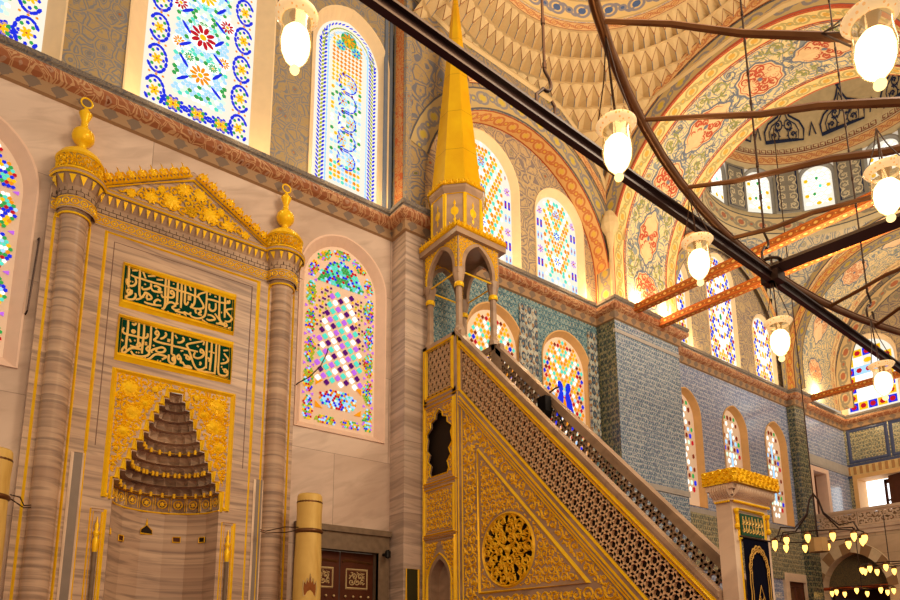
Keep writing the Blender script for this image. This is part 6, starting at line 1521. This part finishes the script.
# ------------------------------------------------------------------ the big ring chandelier overhead
RC = (4.40, -.20, 4.0); RA_, RB_ = 3.86, 2.12
rc = empty('ring_chandelier', (RC[0], RC[1], 4.0)); tag(rc, 'huge oval iron chandelier frame with flat brown spokes hanging overhead', 'chandelier')
b = MB(); b.tube([(RC[0]+RA_*math.cos(2*PI*i/90), RC[1]+RB_*math.sin(2*PI*i/90), 4.0) for i in range(90)], .021, 8, closed=True)
b.tube([(RC[0]+(RA_-.01)*math.cos(2*PI*i/90), RC[1]+(RB_-.01)*math.sin(2*PI*i/90), 4.022) for i in range(90)], .009, 6, closed=True); b.build('outer_ring', copper, rc, smooth=True)
for i, (xa, ya) in enumerate(((1.87, 1.40), (2.45, 1.61), (3.03, 1.77), (3.65, 1.86), (4.97, 1.89), (5.56, 1.82), (6.6, 1.53), (1.1, .85))):
    b = MB(); n = 10; P_ = []
    for k in range(n+1):
        t = k/n; P_.append((xa+(RC[0]-xa)*t*.95, ya+(RC[1]-ya)*t*.95, 4.0+.012*math.sin(k*2.1+i)))
    b.tube(P_, (lambda t: .010+.012*min(1, t*2.2)) if i in (0, 1, 2) else .013, 6); b.build('spoke', copper, rc)
b = MB(); b.tube([(4.19, 1.92, 4.01), (4.40, -.1, 4.01)], .045, 4); b.build('main_spoke', steel, rc)
b = MB(); b.lathe((RC[0], RC[1], 0), [(.02, 3.95), (.11, 3.97), (.11, 4.03), (.02, 4.06)], 16); b.build('hub', iron, rc)
b = MB(); b.tube([(4.17+.06*math.cos(a), 1.90+.06*math.sin(a), 4.05) for a in [2*PI*i/10 for i in range(10)]], .012, 5, closed=True); b.box(4.12, 1.84, 3.9, 4.22, 1.95, 3.97); b.build('shackle', iron, rc)
settle(rc)
b = MB(); b.box(-.8, 1.795, 3.965, 4.2, 1.835, 3.985); b.box(-.8, 1.81, 3.935, 4.2, 1.82, 3.967)
b2 = MB()
def girder(b, p, q, w, h):
    P, Q = Vector(p), Vector(q); t = (Q-P).normalized(); n = Vector((-t.y, t.x, 0)); up = Vector((0, 0, 1))
    for (a0, a1, z0, z1) in ((-w, w, 0, .012), (-.006, .006, -h, 0), (-w*.7, w*.7, -h-.01, -h)):
        v = [P+n*a0+up*z0, P+n*a1+up*z0, P+n*a1+up*z1, P+n*a0+up*z1, Q+n*a0+up*z0, Q+n*a1+up*z0, Q+n*a1+up*z1, Q+n*a0+up*z1]
        b.add(v, [(0, 3, 2, 1), (4, 5, 6, 7), (0, 1, 5, 4), (1, 2, 6, 5), (2, 3, 7, 6), (3, 0, 4, 7)])
b = MB(); girder(b, (-.8, 1.732, 3.95), (8.2, 2.03, 3.95), .024, .04)
tag(b.build('iron_girder', steel), 'long dark straight iron girder crossing the picture diagonally', 'girder')
# suspension cables and S-hooks
def cable(x, y, z0, z1, label, hook=True, r=.007, chain=0, far=False):
    c_ = empty('hanging_cable', (x, y, z0)); tag(c_, label, 'cable', 'cables holding the chandeliers')
    b = MB(); b.tube([(x, y, z0+.22), (x, y, z1)], r, 6)
    for i in range(40):
        z = z0+.22+i*(z1-z0-.3)/40
        b.tube([(x-.0, y, z), (x, y, z+.03)], r*1.5, 6)
    b.build('cable', wire_m, c_)
    if hook:
        b = MB(); pts = [(x-.0, y, z0+.26), (x+.0, y, z0+.21)] + [(x+.04*math.sin(a)-.0, y, z0+.15+.045*math.cos(a)) for a in [PI*i/9*1.1 for i in range(2, 10)]] + [(x-.06, y, z0+.05), (x-.06, y, z0-.01), (x-.03, y, z0-.04), (x+.02, y, z0-.04), (x+.06, y, z0-.0), (x+.06, y, z0+.05), (x+.04, y, z0+.07)]
        b.tube(pts, .008, 8); b.build('s_hook', iron, c_, smooth=True)
    return settle(c_)
cable(2.03, 1.84, 4.0, 14, 'twisted cable whose iron hook grips the girder left of the lamp')
cable(4.17, 1.92, 4.06, 14, 'cable hooked to the joint of girder and chandelier ring')
cable(5.56, 1.84, 4.06, 14, 'cable hooked to the chandelier ring at the far right', r=.006)
cable(3.35, .82, 4.05, 14, 'short visible cable at the right frame edge behind the top lamp', False, .006)
cable(5.10, 1.2, 4.05, 14, 'thin cable beside the window of blue and yellow squares', False, .005)

# ------------------------------------------------------------------ glass oil lamps
t = NT('lamp_glass'); tr = t.node('ShaderNodeBsdfTransparent', {0: (1, .96, .88, 1)}); gl = t.node('ShaderNodeBsdfGlossy', {0: (1, .9, .7, 1), 1: .12}); em = t.node('ShaderNodeEmission', {0: rgb(255, 190, 90), 1: .9})
lw = t.node('ShaderNodeLayerWeight', {0: .35}); m1 = t.node('ShaderNodeMixShader', {0: t.ma('ADD', t.ma('MULTIPLY', lw.outputs[1], .6), .12), 1: tr.outputs[0], 2: gl.outputs[0]}); m2 = t.node('ShaderNodeMixShader', {0: .22, 1: m1.outputs[0], 2: em.outputs[0]})
o = t.node('ShaderNodeOutputMaterial'); t.t.links.new(m2.outputs[0], o.inputs[0]); lamp_glass = t.m
lamp_fire = glow('lamp_bulb', rgb(255, 226, 160), 9.0); lamp_body = glow('frosted_lamp_glass', rgb(255, 214, 140), 2.2)
amber = NT('amber_rim'); amber = amber.done(amber.mix(amber.lt(amber.vor(amber.coord(), 60.0), .3), rgb(236, 214, 180), rgb(236, 160, 50)), .15, emit=rgb(255, 206, 140), es=.45)
def make_lamp():
    r = empty('glass_lamp', (0, 0, 0))
    b = MB(); b.lathe((0, 0, 0), [(.060, -.034), (.074, -.022), (.0835, -.008), (.080, -.002), (.066, -.014), (.056, -.034)], 28); b.build('rim', amber, r, smooth=True)
    b = MB(); b.lathe((0, 0, 0), [(.058, -.035), (.056, -.06), (.060, -.10), (.063, -.13), (.058, -.165), (.045, -.20), (.026, -.225), (.014, -.236)], 28); b.build('bowl', lamp_glass, r, smooth=True)
    b = MB(); b.sphere((0, 0, -.252), .019, 1.0, 14); b.build('drop', lamp_body, r, smooth=True)
    b = MB(); b.lathe((0, 0, 0), [(.002, -.230), (.022, -.222), (.041, -.200), (.053, -.168), (.056, -.130), (.050, -.095), (.034, -.072), (.014, -.062)], 20); b.build('bulb', lamp_fire, r, smooth=True)
    b = MB(); b.lathe((0, 0, 0), [(.016, -.065), (.018, -.03), (.030, -.01), (.010, .01), (.006, .03)], 14); b.build('socket', copper, r, smooth=True)
    return r
lamp0 = make_lamp()
for i, ((x, y, z), top, lab) in enumerate((((.914, 2.09, 4.013), None, 'glowing glass lamp at the top left, beside the arched upper window'), ((2.10, 1.52, 3.745), (1.93, 1.42), 'glowing glass lamp in front of the honeycomb vault'), ((3.16, 1.812, 3.772), (3.05, 1.77), 'glowing glass lamp in front of the painted big arch foot'),
        ((4.11, 1.864, 3.608), (4.17, 1.90), 'glowing glass lamp hanging below the joint of ring and girder'), ((2.179, .615, 3.546), (2.6, .9), 'largest glowing glass lamp, cut by the top right corner'), ((3.276, .955, 3.731), (3.33, .98), 'glowing glass lamp at the right edge before the dome windows'), ((5.266, 1.716, 3.57), (5.4, 1.79), 'glowing glass lamp in front of the blue and yellow square window'))):
    lp = lamp0 if i == 0 else copy_tree(lamp0)
    lp.location = (x, y, z); lp['label'] = lab; lp['category'] = 'lamp'; lp['group'] = 'glass lamps of the big chandelier'
    b = MB(); zt_ = 3.98 if top else 5.2; tx, ty = top if top else (x, y)
    for k in range(3):
        a = 2*PI*k/3+.5; b.tube([(x+.076*math.cos(a), y+.076*math.sin(a), z-.005), (x*.5+tx*.5+.03*math.cos(a), y*.5+ty*.5+.03*math.sin(a), (z+zt_)/2), (tx, ty, zt_)], .0028, 5)
    b.tube([(x, y, z+.02), (x*.6+tx*.4, y*.6+ty*.4, z+.08), (tx, ty, zt_)], .004, 5)
    tag(b.build('lamp_chain', wire_m), 'fine wires carrying the lamp ' + ('at the top left', 'before the honeycomb vault', 'by the foot of the big arch', 'under the joint of ring and girder', 'in the top right corner', 'before the dome windows', 'before the window of blue and yellow squares')[i], 'wire', 'wires of the glass lamps')
    li = bpy.data.lights.new('lamp_light', 'POINT'); li.energy = 4; li.color = (1, .72, .38); li.shadow_soft_size = .05
    lo = bpy.data.objects.new('lamp_light', li); COL.objects.link(lo); lo.location = (x, y, z-.30)

# ------------------------------------------------------------------ small far chandeliers
def make_far(nb, R_, stem, cen, label, zc):
    r = empty('bulb_chandelier', cen); tag(r, label, 'chandelier', 'far bulb chandeliers')
    X, Y_, Z_ = cen
    b = MB(); b.tube([(X+R_*math.cos(2*PI*i/40), Y_+R_*math.sin(2*PI*i/40), Z_+.10) for i in range(40)], .014, 5, closed=True); b.build('ring', iron, r)
    if stem:
        for k in range(6):
            a = 2*PI*k/6+.4; b = MB(); b.tube([(X, Y_, Z_+1.05), (X+.1*math.cos(a), Y_+.1*math.sin(a), Z_+.9), (X+.18*math.cos(a), Y_+.18*math.sin(a), Z_+.6), (X+.55*R_*math.cos(a), Y_+.55*R_*math.sin(a), Z_+.28), (X+.9*R_*math.cos(a), Y_+.9*R_*math.sin(a), Z_+.3), (X+R_*math.cos(a), Y_+R_*math.sin(a), Z_+.1)], .017, 6); b.build('arm', iron, r)
        b = MB(); b.tube([(X, Y_, Z_+.95), (X, Y_, 14)], .012, 5); b.build('cable', wire_m, r)
        b = MB(); b.lathe((X, Y_, Z_), [(.20, -.24), (.19, .06), (.02, .08)], 8); b.build('lantern', plain('lantern_brass', rgb(176, 140, 90), .5), r)
        b = MB(); b.tube([(X, Y_, Z_+.05), (X, Y_, Z_+1.0)], .02, 6); b.build('stem', iron, r)
    else:
        b = MB(); b.tube([(X, Y_, Z_+.1), (X, Y_, zc)], .012, 5)
        for k in range(2): b.tube([(X+R_*math.cos(PI*k/2), Y_+R_*math.sin(PI*k/2), Z_+.1), (X-R_*math.cos(PI*k/2), Y_-R_*math.sin(PI*k/2), Z_+.1)], .012, 5)
        b.build('stem', iron, r)
    for k in range(nb):
        a = 2*PI*k/nb+.2; x, y = X+R_*math.cos(a), Y_+R_*math.sin(a)
        b = MB(); b.lathe((x, y, Z_), [(.03, .09), (.065, .07), (.065, .03)], 8, mi=0); b.lathe((x, y, Z_), [(.035, .07), (.05, .02), (.055, -.03), (.035, -.09), (.012, -.13), (.002, -.14)], 10, mi=1)
        b.build('bulb', [copper, bulb_m], r, smooth=True)
    settle(r)
bulb_m = glow('far_bulb', rgb(255, 186, 86), 4.0)
make_far(12, .86, True, CH1, 'round bulb chandelier hanging before the far gallery', 0)
make_far(10, .62, False, CH2, 'smaller bulb chandelier at the right edge under the gallery arch', 5.0)
make_far(8, .8, False, CH3, 'low bulb chandelier glowing deep inside the gallery arch', 5.2)
# bent wire on the stained window and pin on the left pilaster
b = MB(); b.tube([(4.62, 10.0, 5.9), (4.66, 9.95, 5.95), (4.80, 9.82, 6.05), (4.95, 9.72, 6.25), (5.05, 9.70, 6.5), (5.08, 9.72, 6.6)], .010, 6)
tag(b.build('bent_wire', iron), 'dark bent wire in front of the plaid stained glass window', 'wire')
b = MB(); b.tube([(.69, 10.0, 5.98), (.70, 9.9, 6.0), (.74, 9.9, 7.08), (.73, 10.0, 7.1)], .012, 6)
tag(b.build('iron_rod', iron), 'thin iron rod on the wall left of the niche column', 'rod')

# ------------------------------------------------------------------ floor, camera, light
b = MB(); b.quad((-4, -3, 0), (26.2, -3, 0), (26.2, 10, 0), (-4, 10, 0)); tag(b.build('floor', carpet), 'patterned red prayer carpet', 'floor', kind='structure')
cam = bpy.data.cameras.new('camera'); co = bpy.data.objects.new('camera', cam); COL.objects.link(co); sc.camera = co
co.location = (0, 0, 1.6); co.rotation_euler = (math.radians(90+10.8), 0, math.radians(-36.7))
cam.sensor_width = 36; cam.sensor_fit = 'HORIZONTAL'; cam.lens = 679/900*36; cam.shift_x = 20/900; cam.shift_y = 217.5/900; cam.clip_end = 200
wd = bpy.data.worlds.new('world'); sc.world = wd; wd.use_nodes = True; nt = wd.node_tree
nt.nodes['Background'].inputs[0].default_value = (1.0, .82, .61, 1); nt.nodes['Background'].inputs[1].default_value = WORLD
def light(kind, loc, e, col=(1, .72, .42), size=.1, target=None, spot=None, sy=None):
    li = bpy.data.lights.new('light', kind); li.energy = e; li.color = col
    if kind == 'AREA':
        li.size = size
        if sy: li.shape = 'RECTANGLE'; li.size_y = sy
    else: li.shadow_soft_size = size
    if spot: li.spot_size = math.radians(spot); li.spot_blend = 1.0
    o = bpy.data.objects.new(kind.lower() + '_light', li); COL.objects.link(o); o.location = loc
    if target: o.rotation_euler = (Vector(target)-Vector(loc)).to_track_quat('-Z', 'Y').to_euler()
    return o
# point floodlights standing on the cornice
WARM = (1, .74, .40)
for x in (2.1, 3.4, 5.1, 6.0): light('POINT', (x, 9.72, 9.98), 9, WARM, .06)
for x in (9.3, 11.4): light('POINT', (x, 9.72, 9.98), 16, WARM, .06)
light('POINT', (13.5, 9.25, 10.1), 60, WARM, .08); light('POINT', (14.7, 9.25, 10.1), 60, WARM, .08)
light('POINT', (12.2, 9.75, 10.0), 25, (1, .6, .25), .06)
for x in (16.6, 18.5, 20.6): light('POINT', (x, 9.72, 9.98), 14, WARM, .06)
light('POINT', (23.6, 9.5, 10.1), 70, WARM, .08); light('POINT', (25.6, 9.4, 10.1), 30, WARM, .08)
light('AREA', (9.5, 4.2, 10.5), 150, (1, .82, .56), 3.0, (9.5, 7, 15.5))  # area fills added to brighten vaults, walls and niche, no fixture behind them
light('AREA', (14.0, 5.0, 8.6), 150, (1, .82, .56), 2.4, (14.0, 6.4, 14.4))
light('AREA', (19.0, 4.0, 10.0), 330, (1, .86, .66), 3.0, (18.9, 6.8, 16.5))
light('AREA', (23.7, 4.5, 8.0), 200, (1, .82, .60), 2.0, (23.8, 7, 12))
light('AREA', (8.5, -2.0, 11.0), 900, (1, .80, .56), 5.0, (10, 10, 8))
light('AREA', (1.5, 1.0, 5.5), 150, (1, .62, .30), 2.5, (3.0, 10, 3.0))
vs_ = sc.view_settings; sc.display_settings.display_device = 'sRGB'
vs_.view_transform = 'Standard'; vs_.look = 'None'; vs_.exposure = 0.0; vs_.gamma = 1.0; vs_.use_curve_mapping = False
sc.render.film_transparent = False
sc.cycles.max_bounces = 5; sc.cycles.diffuse_bounces = 3; sc.cycles.glossy_bounces = 2; sc.cycles.transparent_max_bounces = 8; sc.cycles.use_denoising = True
sc.cycles.caustics_reflective = False; sc.cycles.caustics_refractive = False; sc.cycles.sample_clamp_indirect = 4.0
